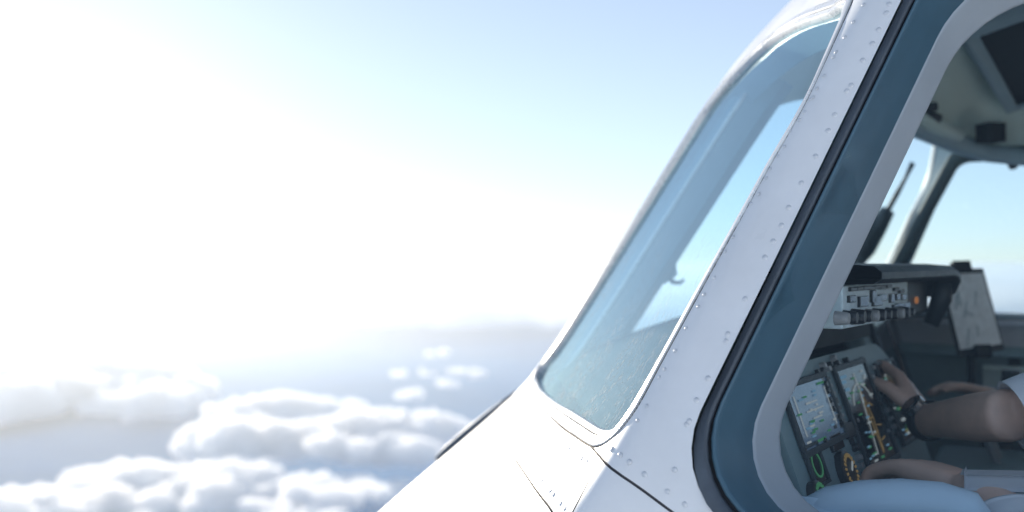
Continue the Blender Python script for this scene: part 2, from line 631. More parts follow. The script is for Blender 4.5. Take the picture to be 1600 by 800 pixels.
def inset_quad(q, d):
    q = [np.array(x, float) for x in q]; n = len(q)
    cen = sum(q) / n; lines = []
    for i in range(n):
        a, b = q[i], q[(i + 1) % n]
        t = (b - a) / np.linalg.norm(b - a); m = np.array([-t[1], t[0]])
        if m @ (cen - a) < 0: m = -m
        dd = d[i] if isinstance(d, (list, tuple)) else d
        lines.append((a + m * dd, t))
    out = []
    for i in range(n):
        (p, t), (q2, u) = lines[i - 1], lines[i]
        k = np.linalg.solve(np.array([t, -u]).T, q2 - p)
        out.append(p + t * k[0])
    return out


def side_ring(d, depth, rr=1.0, dd=None, far=False):
    """ring of the side window: inset d in the plane, depth inwards from the hull"""
    q = inset_quad(FAR_Q if far else SIDE_Q, dd if dd is not None else d)
    ah = round_poly(q, [r * rr for r in (FAR_R if far else SIDE_R)])
    b = 0.72 - 0.38 * ah[:, 1]
    p = np.stack([ah[:, 0], SC - b, ah[:, 1]], 1)
    if abs(depth) < 1e-9:
        return push(p, 0.0)
    nrm = np.array([0, 1.0, -0.38]) / math.sqrt(1 + 0.38 ** 2)
    return p + nrm * depth


SO = side_ring(0.0, 0.0)
SOF = side_ring(0.0, 0.0, far=True)

# ---- panel seams (polylines through pixels of the photograph, laid on the hull) --
cl = lambda a: push(np.array([[a, SC, -0.3]]), 0.0)[0]
crown_pt = ridge(0.0, -0.262)
seamA = [crown_pt] + [hit(*p) for p in ((779, 660), (783, 678), (792, 698), (820, 740), (850, 782), (863, 800), (882, 827))]
seamB = [hit(*p) for p in ((938, 714), (917, 757), (895, 800), (882, 827))]
seamC = [hit(*p) for p in ((938, 714), (984, 752), (1050, 800), (1120, 851))]
for a_ in (0.15, -0.1, -0.4, -0.8, -1.4, -2.6):
    seamC.append(push(np.array([[a_, 0.98, -0.36]]), 0.0)[0])
seamC.append(push(np.array([[-2.6, 1.1, -1.0]]), 0.0)[0])
seamC.append(push(np.array([[-2.6, 1.3, -1.14]]), 0.0)[0])
seamD = [hit(882, 827)] + [hit(*p) for p in ((893, 870), (905, 930))]
d0 = seamD[-1]
for k in (1, 2, 3, 4, 5):
    seamD.append(push(np.array([d0 + np.array([0.0, 0.03 * k * k * 0.5, -0.16 * k])]), 0.0)[0])
seamT = [hit(924, 698), hit(938, 714)]
SEAMS = []
for s_ in (seamA, seamB, seamC, seamD, seamT):
    c = push(catmull(np.array(s_), 5), 0.0)
    SEAMS.append(c); SEAMS.append(mirror(c))


def ribbon(c, w):
    t = np.gradient(c, axis=0); t /= np.linalg.norm(t, axis=1)[:, None]
    sdir = np.cross(t, gradF(c)); sdir /= np.linalg.norm(sdir, axis=1)[:, None]
    c2 = c.copy(); c2[0] -= t[0] * w * 0.9; c2[-1] += t[-1] * w * 0.9
    return c2 + sdir * w, c2 - sdir * w


GAPW = 0.0015
holes = [chart(WO), chart(mirror(WO)), chart(SO), chart(mirror(SOF))]
for c in SEAMS:
    l, r = ribbon(c, GAPW)
    holes.append(chart(np.concatenate([l, r[::-1]])))
uv, tri = chart_sheet(holes, 0.0, fine=(-0.15, 1.35, -1.35, 0.1, 0.017))
comps = sorted(components(tri), key=len, reverse=True)
refs = {'nose_skin': chart(hit(760, 760))[0], 'sill_panel': chart(hit(860, 715))[0], 'cheek_panel': chart(hit(960, 790))[0],
        'window_surround': chart(hit(1180, 420))[0], 'cheek_panel_m': chart(mirror(hit(960, 790)))[0]}
SKIN = {}
for comp in comps:
    if len(comp) < 12: continue
    t = tri[comp]; cen = uv[t].mean(1)
    best = None
    for k, v in refs.items():
        d = np.sqrt(((cen - v) ** 2).sum(1)).min()
        if d < 0.05 and (best is None or d < best[1]): best = (k, d)
    nm = best[0].replace('_m', '') if best else 'skin_panel'
    o = sheet_object(nm, uv, t, 0.0, M['paint'], airplane)
    if best: SKIN[best[0]] = o
print('SKIN', {k: len(v.data.polygons) for k, v in SKIN.items()}, len(comps))

for c in SEAMS:
    l, r = ribbon(c, GAPW * 1.8)
    l, r = push(l, -0.0018), push(r, -0.0018)
    n = len(l)
    v = np.concatenate([l, r]); f = [(i, i + 1, n + i + 1, n + i) for i in range(n - 1)]
    mesh_obj('panel_seam', Wn(v), f, M['seam'], airplane)

# ---- rivets: shared dome mesh -------------------------------------------------
RV = bmesh.new()
bmesh.ops.create_uvsphere(RV, u_segments=10, v_segments=6, radius=1.0)
for v in list(RV.verts):
    if v.co.z < -0.3: RV.verts.remove(v)
for v in RV.verts: v.co.z *= 0.45
rivet_me = bpy.data.meshes.new('rivet'); RV.to_mesh(rivet_me); RV.free()
rivet_me.polygons.foreach_set('use_smooth', [True] * len(rivet_me.polygons))
rivet_me.materials.append(M['rivet'])


def rivet(px, py, r, parent):
    p = hit(px, py); n = gradF(p)[0]
    o = bpy.data.objects.new('rivet', rivet_me)
    link(o, parent)
    w = W(*p); nw = Vector(Wn(n[None])[0])
    m = Matrix.Translation(w) @ nw.to_track_quat('Z', 'Y').to_matrix().to_4x4() @ Matrix.Scale(r, 4)
    o.matrix_parent_inverse = Matrix.Translation(-airplane.location)
    o.matrix_basis = m
    return o


R_NARROW = [(1349, 7), (1333, 34), (1320, 58), (1306, 81), (1302, 89), (1287, 118), (1276, 138), (1270, 152), (1266, 155), (1257, 175), (1249, 187),
            (1234, 205), (1225, 229), (1215, 244), (1203, 264), (1197, 278), (1185, 303), (1173, 318), (1145, 370), (1133, 393), (1116, 434),
            (1100, 460), (1091, 479), (1072, 513), (1055, 548), (1038, 577), (1030, 590), (1010, 634), (996, 657)]
R_MAIN = [(1389, 6), (1385, 20), (1373, 46), (1363, 68), (1348, 94), (1330, 133), (1323, 142), (1304, 179), (1294, 204), (1274, 244), (1252, 286),
          (1232, 324), (1221, 352), (1208, 377), (1195, 402), (1164, 467), (1137, 522), (1134, 533), (1106, 591), (1088, 625), (1077, 658),
          (1073, 663), (1054, 734), (1043, 768), (1070, 788)]
R_CORNER = [(956, 702), (969, 711), (983, 722), (1007, 741)]
R_CHEEK = [(935, 736), (959, 756), (976, 770), (988, 783), (1011, 797), (909, 788)]
R_SILL = [(827, 648), (842, 662), (851, 669), (869, 686), (889, 702), (909, 717), (918, 720), (789, 668), (797, 684), (804, 697), (811, 708), (822, 720),
          (831, 733), (842, 748), (847, 751), (860, 767), (865, 773), (876, 787), (883, 795)]
R_BROW = [(1234, 18), (1255, 3), (1212, 38)]
ws_, ss_, cs_ = SKIN.get('window_surround', airplane), SKIN.get('sill_panel', airplane), SKIN.get('cheek_panel', airplane)
for p in R_NARROW: rivet(*p, 0.0024, ws_)
for p in R_MAIN: rivet(*p, 0.0031, ws_)
for p in R_CORNER: rivet(*p, 0.0033, ws_)
for p in R_CHEEK: rivet(*p, 0.0033, cs_)
for p in R_SILL: rivet(*p, 0.0030, ss_)

# ---- windshields ---------------------------------------------------------------


def strip_mesh(rings, closed=True):
    n = len(rings[0]); v = np.concatenate(rings); f = []
    for k in range(len(rings) - 1):
        for i in range(n if closed else n - 1):
            j = (i + 1) % n
            f.append((k * n + i, k * n + j, (k + 1) * n + j, (k + 1) * n + i))
    return v, f


def fill_sheet(outline, st):
    """triangles over a nearly flat outline (aircraft coords): CDT in its best plane"""
    c = outline.mean(0); u, s, vt = np.linalg.svd(outline - c)
    e1, e2 = vt[0], vt[1]
    poly = np.stack([(outline - c) @ e1, (outline - c) @ e2], 1)
    lo, hi = poly.min(0), poly.max(0); g = []
    for x in np.arange(lo[0], hi[0], st):
        for y in np.arange(lo[1], hi[1], st): g.append((x, y))
    g = np.array(g); g = g[inside(poly, g)]
    d = np.sqrt(((g[:, None] - poly[None]) ** 2).sum(2)).min(1); g = g[d > st * 0.4]
    pts = [Vector(p) for p in poly] + [Vector(p) for p in g]
    n = len(poly)
    r = delaunay_2d_cdt(pts, [(i, (i + 1) % n) for i in range(n)], [], 0, 1e-7)
    p2 = np.array([tuple(p) for p in r[0]]); t = np.array([f for f in r[2] if len(f) == 3])
    t = t[inside(poly, p2[t].mean(1))]
    return c + p2[:, :1] * e1 + p2[:, 1:2] * e2, t


def orient(v, f, away):
    """winds a consistently wound sheet so that its normals point away from the aircraft point"""
    v = np.asarray(v); sgn = 0.0
    for q in f:
        a, b, c = v[q[0]], v[q[1]], v[q[2]]
        sgn += np.cross(b - a, c - a) @ (a - away)
    return [tuple(q) if sgn < 0 else tuple(reversed(q)) for q in f]


IN = np.array([0.0, SC, 0.0])


def windshield(mir):
    mm = mirror if mir else (lambda p: p)
    root = empty('windshield', W(*mm(WG).mean(0)))
    root.parent = airplane; root.matrix_parent_inverse = Matrix.Translation(-airplane.location)
    lerp = lambda t: WO * (1 - t) + WG * t
    tr = root
    def part(name, rings, mat):
        v, f = strip_mesh([mm(r) for r in rings])
        f = orient(v, f, IN)
        o = mesh_obj(name, Wn(v), f, mat, None)
        o.data.set_sharp_from_angle(angle=math.radians(35))
        o.parent = tr; o.matrix_parent_inverse = Matrix.Translation(-tr.matrix_parent_inverse.translation - tr.location - airplane.location)
        o.matrix_parent_inverse = tr_world_inv
        return o
    tr_world_inv = Matrix.Translation(-Vector(W(*mm(WG).mean(0))))
    # outer seal gap, frame band, inner gap, retainer, and the reveal inside the cockpit
    part('seal', [push(WO, -0.001), push(lerp(0.0), -0.006), push(lerp(0.10), -0.006), push(lerp(0.10), 0.0)], M['seam'])
    part('frame', [push(lerp(0.10), -0.004), push(lerp(0.10), 0.0012), push(lerp(0.16), 0.0022), push(lerp(0.56), 0.0022), push(lerp(0.60), 0.001), push(lerp(0.60), -0.004)], M['trim'])
    part('seal', [push(lerp(0.60), -0.003), push(lerp(0.66), -0.003)], M['seam'])
    part('retainer', [push(lerp(0.66), -0.004), push(lerp(0.66), 0.0005), push(lerp(0.92), -0.0005), push(lerp(1.02), -0.0045), push(lerp(1.02), -0.012)], M['trim'])
    g, t = fill_sheet(WG, 0.05)
    g = push(g, -0.009)
    t = orient(mm(g), t, IN)
    o = mesh_obj('pane', Wn(mm(g)), t, M['glass'] if not mir else M['farglass'], None, True)
    o.parent = tr; o.matrix_parent_inverse = tr_world_inv
    return root


WIN_P = windshield(False)
WIN_S = windshield(True)

# ---- side windows ----------------------------------------------------------------


def side_window(mir):
    mm = mirror if mir else (lambda p: p)
    base = mm(SOF if mir else SO).mean(0)
    root = empty('side_window', W(*base))
    root.parent = airplane; root.matrix_parent_inverse = Matrix.Translation(-airplane.location)
    inv = Matrix.Translation(-Vector(W(*base)))
    def part(name, rings, mat):
        v, f = strip_mesh([mm(r) for r in rings])
        cen = v.mean(0)
        v = np.asarray(v)
        o = mesh_obj(name, Wn(v), orient_in(v, f, cen), mat, None)
        o.parent = root; o.matrix_parent_inverse = inv
        return o
    def orient_in(v, f, cen):
        sgn = 0.0
        for q in f:
            a, b, c = v[q[0]], v[q[1]], v[q[2]]
            sgn += np.cross(b - a, c - a) @ (cen - a)
        return [tuple(q) if sgn < 0 else tuple(reversed(q)) for q in f]
    D = [0.0, 0.0, 0.0, 0.0]
    def rg(front, other, depth, rr=1.0):
        return side_ring(0, depth, rr, [front, other, other, other], mir)
    if not mir:
        part('rubber_seal', [rg(0, 0, -0.0005), rg(0.001, 0.001, -0.003), rg(0.0065, 0.0065, -0.003), rg(0.0085, 0.0085, 0.000), rg(0.009, 0.009, 0.006)], M['seal'])
        part('seal_groove', [rg(0.0085, 0.0085, 0.006), rg(0.0115, 0.0115, 0.006)], M['groove'])
        part('window_frame', [rg(0.011, 0.011, 0.008), rg(0.0115, 0.0115, 0.002), rg(0.013, 0.013, 0.0005), rg(0.0148, 0.0145, 0.004), rg(0.0195, 0.0185, 0.038),
                              rg(0.0208, 0.0200, 0.040), rg(0.0255, 0.0265, 0.079), rg(0.0265, 0.0275, 0.083)], M['bevel'])
        part('window_reveal', [rg(0.0255, 0.0265, 0.081), rg(0.0270, 0.0282, 0.0818), rg(0.0280, 0.0295, 0.087), rg(0.0360, 0.041, 0.126), rg(0.0370, 0.042, 0.130), rg(0.035, 0.040, 0.134), rg(0.012, 0.020, 0.142)], M['strip'])
    else:
        part('rubber_seal', [rg(0, 0, -0.0005), rg(0.001, 0.001, -0.003), rg(0.010, 0.010, -0.003), rg(0.012, 0.012, 0.010)], M['seal'])
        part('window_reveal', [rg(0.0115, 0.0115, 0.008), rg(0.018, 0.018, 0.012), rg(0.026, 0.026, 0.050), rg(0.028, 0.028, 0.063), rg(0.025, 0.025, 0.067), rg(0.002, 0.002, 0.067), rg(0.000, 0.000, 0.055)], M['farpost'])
    gq = rg(0.013, 0.012, 0.008)
    g, t = fill_sheet(gq, 0.08)
    o = mesh_obj('pane', Wn(mm(g)), orient(mm(g), t, IN), M['sideglass'] if not mir else M['farglass'], None, True)
    o.parent = root; o.matrix_parent_inverse = inv
    return root


SW_P = side_window(False)
SW_S = side_window(True)

# ---- cockpit lining: inside of the hull with the window openings left out -----------
LIN = 0.060
WI = push(WO * 0.15 + WG * 0.85, -LIN)
SI = side_ring(0.015, 0.060)
SIF = side_ring(0.012, 0.060, far=True)
lh = [chart(WI), chart(mirror(WI)), chart(SI), chart(mirror(SIF))]
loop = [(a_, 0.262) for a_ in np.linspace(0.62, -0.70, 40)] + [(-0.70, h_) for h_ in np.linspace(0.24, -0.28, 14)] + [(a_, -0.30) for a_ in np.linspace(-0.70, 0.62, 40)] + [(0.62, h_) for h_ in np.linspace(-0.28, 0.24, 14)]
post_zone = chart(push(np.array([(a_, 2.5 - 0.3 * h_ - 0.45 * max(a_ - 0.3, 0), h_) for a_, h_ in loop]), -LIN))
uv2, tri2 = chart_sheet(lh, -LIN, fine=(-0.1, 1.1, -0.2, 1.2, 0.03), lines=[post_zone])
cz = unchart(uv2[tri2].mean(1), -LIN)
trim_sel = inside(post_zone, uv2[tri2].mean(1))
lining = sheet_object('cockpit_lining', uv2, tri2[(cz[:, 2] > -1.05) & ~trim_sel], -LIN, M['liner'], airplane, flip=True)
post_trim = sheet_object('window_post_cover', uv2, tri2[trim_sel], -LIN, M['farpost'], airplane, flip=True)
# reveals between the lining and the windshield frames
for mir in (False, True):
    mm = mirror if mir else (lambda p: p)
    v, f = strip_mesh([mm(push(WG, -0.005)), mm(push(WO * 0.05 + WG * 0.95, -0.03)), mm(WI)])
    mesh_obj('windshield_reveal', Wn(v), f, M['post'], airplane)
# ================================================================== cockpit interior
def child(o, parent):
    """parents an object whose mesh is in world coordinates, keeping it in place"""
    p, loc = parent, None
    o.parent = parent
    o.matrix_parent_inverse = WORLD_INV[parent.name]
    return o


WORLD_INV = {'airplane': Matrix.Translation(-airplane.location)}


def part_empty(name, loc, parent=None):
    e = bpy.data.objects.new(name, None); col.objects.link(e); e.location = loc
    e.empty_display_size = 0.05
    if parent is not None:
        e.parent = parent; e.matrix_parent_inverse = WORLD_INV[parent.name]
    WORLD_INV[e.name] = Matrix.Translation(-Vector(loc))
    return e


def put(mb, name, mat, parent, smooth=False):
    o = mesh_obj(name, mb.v, mb.f, mat, None, smooth)
    WORLD_INV[o.name] = Matrix()
    return child(o, parent)


def auto_smooth(o, ang=40):
    me = o.data
    me.polygons.foreach_set('use_smooth', [True] * len(me.polygons))
    me.set_sharp_from_angle(angle=math.radians(ang))
    return o


# ---- centre post between the windshields ---------------------------------------
post = MB()
rows = []
for h in np.linspace(-0.235, 0.345, 12):
    r0 = ridge(0.0, h)
    row = []
    for b, d in ((-0.030, 0.080), (-0.062, 0.034), (-0.060, 0.020), (0.060, 0.020), (0.062, 0.034), (0.030, 0.080)):
        sl = 0.6 * abs(b)
        row.append(W(r0[0] - sl - d * 1.15, SC + b, h - d * 0.35))
    rows.append(row)
v = [p for r in rows for p in r]; f = []
for i in range(len(rows) - 1):
    for k in range(6):
        k2 = (k + 1) % 6
        f.append((i * 6 + k, i * 6 + k2, (i + 1) * 6 + k2, (i + 1) * 6 + k))
post.add(v, f)
auto_smooth(put(post, 'centre_post', M['post'], airplane), 30)

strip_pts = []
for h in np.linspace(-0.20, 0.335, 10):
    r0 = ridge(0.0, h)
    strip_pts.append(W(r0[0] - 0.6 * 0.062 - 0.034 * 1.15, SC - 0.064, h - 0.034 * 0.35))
put(MB().tube(strip_pts, 0.0045, 8), 'post_edge_highlight', M['trim'], airplane, True)  # pale tube added as the highlight along the post's port edge

# ---- glareshield, its top deck and the control panel on its face -----------------
PD = Vector((math.sin(math.radians(33.8)), math.cos(math.radians(33.8)), 0))      # along the panel, port to starboard
PBACK = Vector((PD.y, -PD.x, 0))                                               # out of the panel towards the seats
TILT = math.radians(20)
PU = (Vector((0, 0, math.cos(TILT))) - PBACK * math.sin(TILT)).normalized()       # up along the panel face
PNRM = PD.cross(PU).normalized()
if PNRM.dot(PBACK) < 0: PNRM = -PNRM
P0 = ray(1235, 700) * 1.134
pan = part_empty('instrument_panel', P0, airplane)


def pp(px, py, out=0.0):
    """point on the instrument panel face under a pixel, moved out of the face"""
    return on_plane(px, py, P0 + PNRM * out, PNRM)


def tu(px, py):
    d = pp(px, py) - P0
    return d.dot(PD), d.dot(PU)


def pw(t, u, out=0.0):
    return P0 + PD * t + PU * u + PNRM * out


def rect(px4):
    """panel-aligned rectangle (t0,t1,u0,u1) that best fits four pixels TL TR BR BL"""
    q = [tu(*p) for p in px4]
    return ((q[0][0] + q[3][0]) / 2, (q[1][0] + q[2][0]) / 2, (q[2][1] + q[3][1]) / 2, (q[0][1] + q[1][1]) / 2)


def panel_box(r, depth, out, bevel=0.003):
    t0, t1, u0, u1 = r
    return MB().box(pw((t0 + t1) / 2, (u0 + u1) / 2, out - depth / 2), PD * (t1 - t0) / 2, PU * (u1 - u0) / 2, PNRM * depth / 2, bevel)


R2 = rect([(1299, 582), (1348, 569), (1395, 712), (1358, 733)])
R3 = rect([(1370, 572), (1394, 564), (1428, 682), (1402, 693)])
tb, ub = tu(1424, 576)
# face plate: rounded upper right corner
t_r = R3[1] + 0.035
u_t = tu(1300, 553)[1]
bm = MB()
outl = [(-0.012, -0.20), (t_r, -0.20), (t_r, u_t - 0.10)]
for k in range(9):
    a = k / 8 * math.pi / 2
    outl.append((t_r - 0.10 + 0.10 * math.cos(a), u_t - 0.10 + 0.10 * math.sin(a)))
outl.append((-0.012, u_t))
n = len(outl)
bm.add([pw(t, u, 0.0) for t, u in outl] + [pw(t, u, -0.06) for t, u in outl],
       [tuple(range(n)), tuple(reversed(range(n, 2 * n)))] + [(i, n + i, n + (i + 1) % n, (i + 1) % n) for i in range(n)])
put(bm, 'face_plate', M['panel'], pan)


def display(r, mat=None, bez=0.008):
    t0, t1, u0, u1 = r
    bz = MB()
    w, o = bez, 0.006
    for (a, b, c, d) in ((t0 - w, t1 + w, u1, u1 + w), (t0 - w, t1 + w, u0 - w, u0), (t0 - w, t0, u0, u1), (t1, t1 + w, u0, u1)):
        bz.box(pw((a + b) / 2, (c + d) / 2, o / 2 + 0.001), PD * (b - a) / 2, PU * (d - c) / 2, PNRM * o / 2, 0.0012)
    b_ = put(bz, 'display_bezel', M['hood'], pan)
    put(panel_box(r, 0.004, 0.0045, 0.0), 'display_screen', mat or M['screen'], pan)
    return r


def strokes(r, lines, mat, w=0.0016, name='display_symbols'):
    """lines in unit coordinates of a display rectangle, raised a little from the glass"""
    t0, t1, u0, u1 = r
    mb = MB()
    for ln in lines:
        pts = [pw(t0 + x * (t1 - t0), u0 + y * (u1 - u0), 0.0055) for x, y in ln]
        for a, b in zip(pts[:-1], pts[1:]):
            d = (b - a)
            if d.length < 1e-6: continue
            mb.box((a + b) / 2, d / 2 + d.normalized() * w * 0.4, d.normalized().cross(PNRM) * w / 2, PNRM * 0.0004)
    return tag(put(mb, name, mat, pan), kind='stuff')


def arc(cx, cy, rx, ry, a0, a1, n=14):
    return [(cx + rx * math.cos(math.radians(a0 + (a1 - a0) * k / n)), cy + ry * math.sin(math.radians(a0 + (a1 - a0) * k / n))) for k in range(n + 1)]


R1 = (max(0.002, R2[0] - 0.215), R2[0] - 0.055, R2[2] + 0.060, R2[3] - 0.002)
display(R1, M['screen_blue'])
display(R2)
display(R3, None, 0.006)
# navigation picture on the middle display
strokes(R2, [arc(0.5, 0.50, 0.36, 0.32, 25, 155), [(0.5, 0.62), (0.5, 0.93)], [(0.36, 0.10), (0.44, 0.45), (0.50, 0.80)]], M['white_sym'], 0.0016)
strokes(R2, [[(0.50, 0.80), (0.62, 0.45), (0.58, 0.10)], [(0.44, 0.45), (0.62, 0.45)], [(0.40, 0.28), (0.62, 0.30)], [(0.5, 0.60), (0.56, 0.08)], [(0.64, 0.6), (0.74, 0.56)], [(0.68, 0.36), (0.80, 0.34)],
             [(0.66, 0.2), (0.78, 0.22)]], M['amber_sym'], 0.0014)
strokes(R2, [[(0.05, 0.93), (0.22, 0.93)], [(0.05, 0.88), (0.16, 0.88)], [(0.08, 0.80), (0.18, 0.80)]], M['cyan_sym'], 0.0042)
strokes(R2, [[(0.15, 0.20), (0.22, 0.20)], [(0.2, 0.12), (0.32, 0.12)], [(0.78, 0.08), (0.86, 0.08)], [(0.44, 0.05), (0.52, 0.05)]], M['green_sym'], 0.003)
# engine figures on the right display
rs = random.Random(3)
for m_, k_ in (('white_sym', 9), ('amber_sym', 11), ('green_sym', 7)):
    ls = []
    for k in range(k_):
        x, y = rs.uniform(0.15, 0.75), rs.uniform(0.05, 0.92)
        ls.append([(x, y), (x + rs.uniform(0.06, 0.16), y + rs.uniform(-0.01, 0.01))])
    strokes(R3, ls, M[m_], 0.0048)
strokes(R3, [arc(0.5, 0.82, 0.25, 0.07, -60, 200), arc(0.5, 0.62, 0.25, 0.07, -60, 200)], M['white_sym'], 0.002)
# attitude picture on the left display
strokes(R1, [[(0.3, 0.55), (0.7, 0.55)], [(0.40, 0.68), (0.60, 0.68)], [(0.40, 0.42), (0.60, 0.42)], [(0.12, 0.2), (0.12, 0.85)], [(0.88, 0.2), (0.88, 0.85)]], M['white_sym'], 0.0018)
strokes(R1, [[(0.2, 0.06), (0.5, 0.06)], [(0.75, 0.93), (0.9, 0.93)]], M['green_sym'], 0.003)
for R_, k_ in ((R1, 26), (R2, 30), (R3, 20)):
    for m_ in ('white_sym', 'green_sym', 'cyan_sym'):
        ls = []
        for k in range(k_ // 3):
            x, y = rs.uniform(0.06, 0.86), rs.uniform(0.05, 0.94)
            ls.append([(x, y), (x + rs.uniform(0.03, 0.10), y)])
        strokes(R_, ls, M[m_], 0.0024)
# standby dials and switch rows below
RL = rect([(1253, 703), (1268, 697), (1290, 748), (1270, 762)])
display(RL, None, 0.004)
strokes(RL, [arc(0.5, 0.5, 0.34, 0.34, 0, 360, 20)], M['green_sym'], 0.0022)


def dial(px, py, r, ring, hub=True):
    t, u = tu(px, py)
    put(MB().cyl(pw(t, u, 0.0), PNRM, r, 0.010, 28), 'dial_case', M['knob'], pan)
    ls = []
    for k in range(20):
        a0 = k * 18
        ls.append([(t + r * 0.74 * math.cos(math.radians(a)), u + r * 0.74 * math.sin(math.radians(a))) for a in (a0, a0 + 9)])
    mb = MB()
    for ln in ls:
        a, b = pw(*ln[0], 0.011), pw(*ln[1], 0.011)
        d = b - a
        mb.box((a + b) / 2, d / 2, d.normalized().cross(PNRM) * 0.0026, PNRM * 0.0005)
    tag(put(mb, 'dial_marks', ring, pan), kind='stuff')
    a, b = pw(t, u, 0.0115), pw(t + r * 0.45, u + r * 0.35, 0.0115); d = b - a
    put(MB().box((a + b) / 2, d / 2, d.normalized().cross(PNRM) * 0.0015, PNRM * 0.0005), 'dial_needle', M['white_sym'], pan)


dial(1318, 738, 0.026, M['amber_sym'])
dial(1272, 780, 0.020, M['green_sym'])
dial(1345, 775, 0.022, M['white_sym'])
put(panel_box(rect([(1289, 682), (1306, 677), (1317, 700), (1300, 706)]), 0.006, 0.005, 0.001), 'annunciator_block', M['screen'], pan)
put(panel_box(rect([(1313, 664), (1328, 660), (1338, 680), (1323, 686)]), 0.006, 0.005, 0.001), 'annunciator_block', M['knob'], pan)
put(panel_box(rect([(1270, 676), (1293, 668), (1297, 674), (1274, 683)]), 0.004, 0.004, 0.001), 'placard', M['green_sym'], pan)
for (px, py) in ((1282, 573), (1292, 570), (1298, 561), (1303, 568), (1318, 564), (1284, 602), (1287, 612), (1291, 627), (1296, 640), (1306, 655), (1310, 661), (1358, 590), (1363, 610),
                 (1368, 632), (1375, 655), (1382, 675), (1333, 700), (1338, 716), (1305, 716), (1282, 690)):
    t, u = tu(px, py)
    put(MB().cyl(pw(t, u), PNRM, rs.uniform(0.0035, 0.006), 0.008, 12, 0.85), 'push_button', M['knob'] if rs.random() < 0.7 else M['greyknob'], pan)
# rows of small keys on the strips between the displays
rs = random.Random(21)
for (xa, ya), (xb, yb), k_ in (((1281, 595), (1303, 652), 7), ((1290, 592), (1312, 650), 6), ((1352, 578), (1392, 690), 10), ((1362, 575), (1399, 680), 9), ((1300, 668), (1345, 655), 6), ((1328, 690), (1348, 740), 5),
                              ((1275, 582), (1345, 562), 9), ((1398, 580), (1420, 640), 5)):
    for k in range(k_):
        x, y = xa + (xb - xa) * k / (k_ - 1), ya + (yb - ya) * k / (k_ - 1)
        t, u = tu(x, y)
        put(MB().box(pw(t, u, 0.002), PD * rs.uniform(0.003, 0.0065), PU * rs.uniform(0.002, 0.004), PNRM * 0.003), 'panel_key', M['knob'] if rs.random() < 0.55 else M['greyknob'], pan)

# glareshield
G0 = P0 + PBACK * 0.035
def gp(px, py, back=0.0):
    return on_plane(px, py, G0 + PBACK * back, PBACK)


gs = part_empty('glareshield', gp(1330, 470), airplane)
gl_l = gp(1300, 480); gt = lambda px, py: (gp(px, py) - G0).dot(PD)
tl, tr_, tend = 0.085, gt(1418, 470), gt(1452, 470)
ztop, zbot = gp(1350, 444).z, gp(1350, 508).z
def gw(t, z, back=0.0):
    p = G0 + PD * t + PBACK * back
    return Vector((p.x, p.y, z))


# mode control face
put(MB().box(gw((tl + tr_) / 2, (ztop + zbot) / 2, -0.02), PD * (tr_ - tl) / 2, UP * (ztop - zbot) / 2, PBACK * 0.02, 0.002), 'control_face', M['mcp'], gs)
put(MB().box(gw((tr_ + tend) / 2 + 0.001, (ztop + zbot) / 2, -0.022), PD * (tend - tr_) / 2, UP * (ztop - zbot) / 2, PBACK * 0.02, 0.004), 'end_block', M['hood'], gs)
lamp_t = gt(1430, 469)
put(MB().cyl(gw(lamp_t, gp(1430, 469).z, 0.0), PBACK, 0.005, 0.004, 12), 'warning_light', M['orange_lamp'], gs)
# hood over the face with a rounded end, then the deck sloping to the windshield
hood = []
prof = [(0.035, 0.000), (0.045, 0.006), (0.045, 0.014), (0.036, 0.021), (0.0, 0.024), (-0.12, 0.024)]
ts = [tl, (tl + tend) / 2, tend - 0.03, tend - 0.004, tend + 0.012, tend + 0.022]
dz = [0, 0, 0, -0.003, -0.010, -0.03]
for t, z in zip(ts, dz):
    hood.append([gw(t, ztop + 0.002 + q[1] + z, q[0] + (0 if z > -0.02 else -0.01)) for q in prof] + [gw(t, ztop + 0.001 + z, -0.12), ])
v = [p for r in hood for p in r]; m_ = len(hood[0]); f = []
for i in range(len(hood) - 1):
    for k in range(m_):
        k2 = (k + 1) % m_
        f.append((i * m_ + k, (i + 1) * m_ + k, (i + 1) * m_ + k2, i * m_ + k2))
f.append(tuple((len(hood) - 1) * m_ + k for k in range(m_)))
auto_smooth(put(MB().add(v, f), 'hood', M['hood'], gs), 50)
# drop at the hood's starboard end
put(MB().tube([gw(tend + 0.012, ztop - 0.002, 0.02), gw(tend + 0.018, ztop - 0.03, 0.015), gw(tend + 0.012, zbot - 0.02, 0.0)], [0.014, 0.016, 0.012], 12), 'end_roll', M['hood'], gs, True)
# knobs and windows on the control face
rs = random.Random(11)
for i, px in enumerate((1305, 1318, 1331, 1342, 1353, 1364, 1374, 1384, 1394, 1403, 1411)):
    z = gp(px, 497 - (px - 1305) * 0.09).z
    put(MB().cyl(gw(gt(px, 480), z, 0.0), PBACK, rs.uniform(0.007, 0.0105), 0.016, 14, 0.85), 'control_knob', M['greyknob'] if i % 4 == 0 else M['knob'], gs)
for px, py in ((1328, 467), (1346, 471), (1362, 463), (1368, 470), (1376, 465), (1391, 466), (1400, 464), (1409, 464), (1397, 482), (1404, 480), (1414, 479)):
    p = gp(px, py)
    put(MB().box(gw(gt(px, py), p.z, 0.001), PD * rs.uniform(0.010, 0.022), UP * rs.uniform(0.004, 0.008), PBACK * 0.003, 0.001), 'readout_window', M['screen'], gs)
for px, py in ((1330, 452), (1340, 451), (1350, 450), (1358, 450), (1367, 449), (1376, 449), (1386, 448), (1398, 452), (1406, 455)):
    p = gp(px, py)
    put(MB().box(gw(gt(px, py), p.z, 0.001), PD * 0.014, UP * 0.0025, PBACK * 0.003, 0.0008), 'push_button', M['knob'], gs)
# recess between glareshield and panel
put(MB().box(gw((tl + tend) / 2, zbot - 0.012, -0.10), PD * (tend - tl) / 2, UP * 0.03, PBACK * 0.008), 'recess_plate', M['dark'], gs)

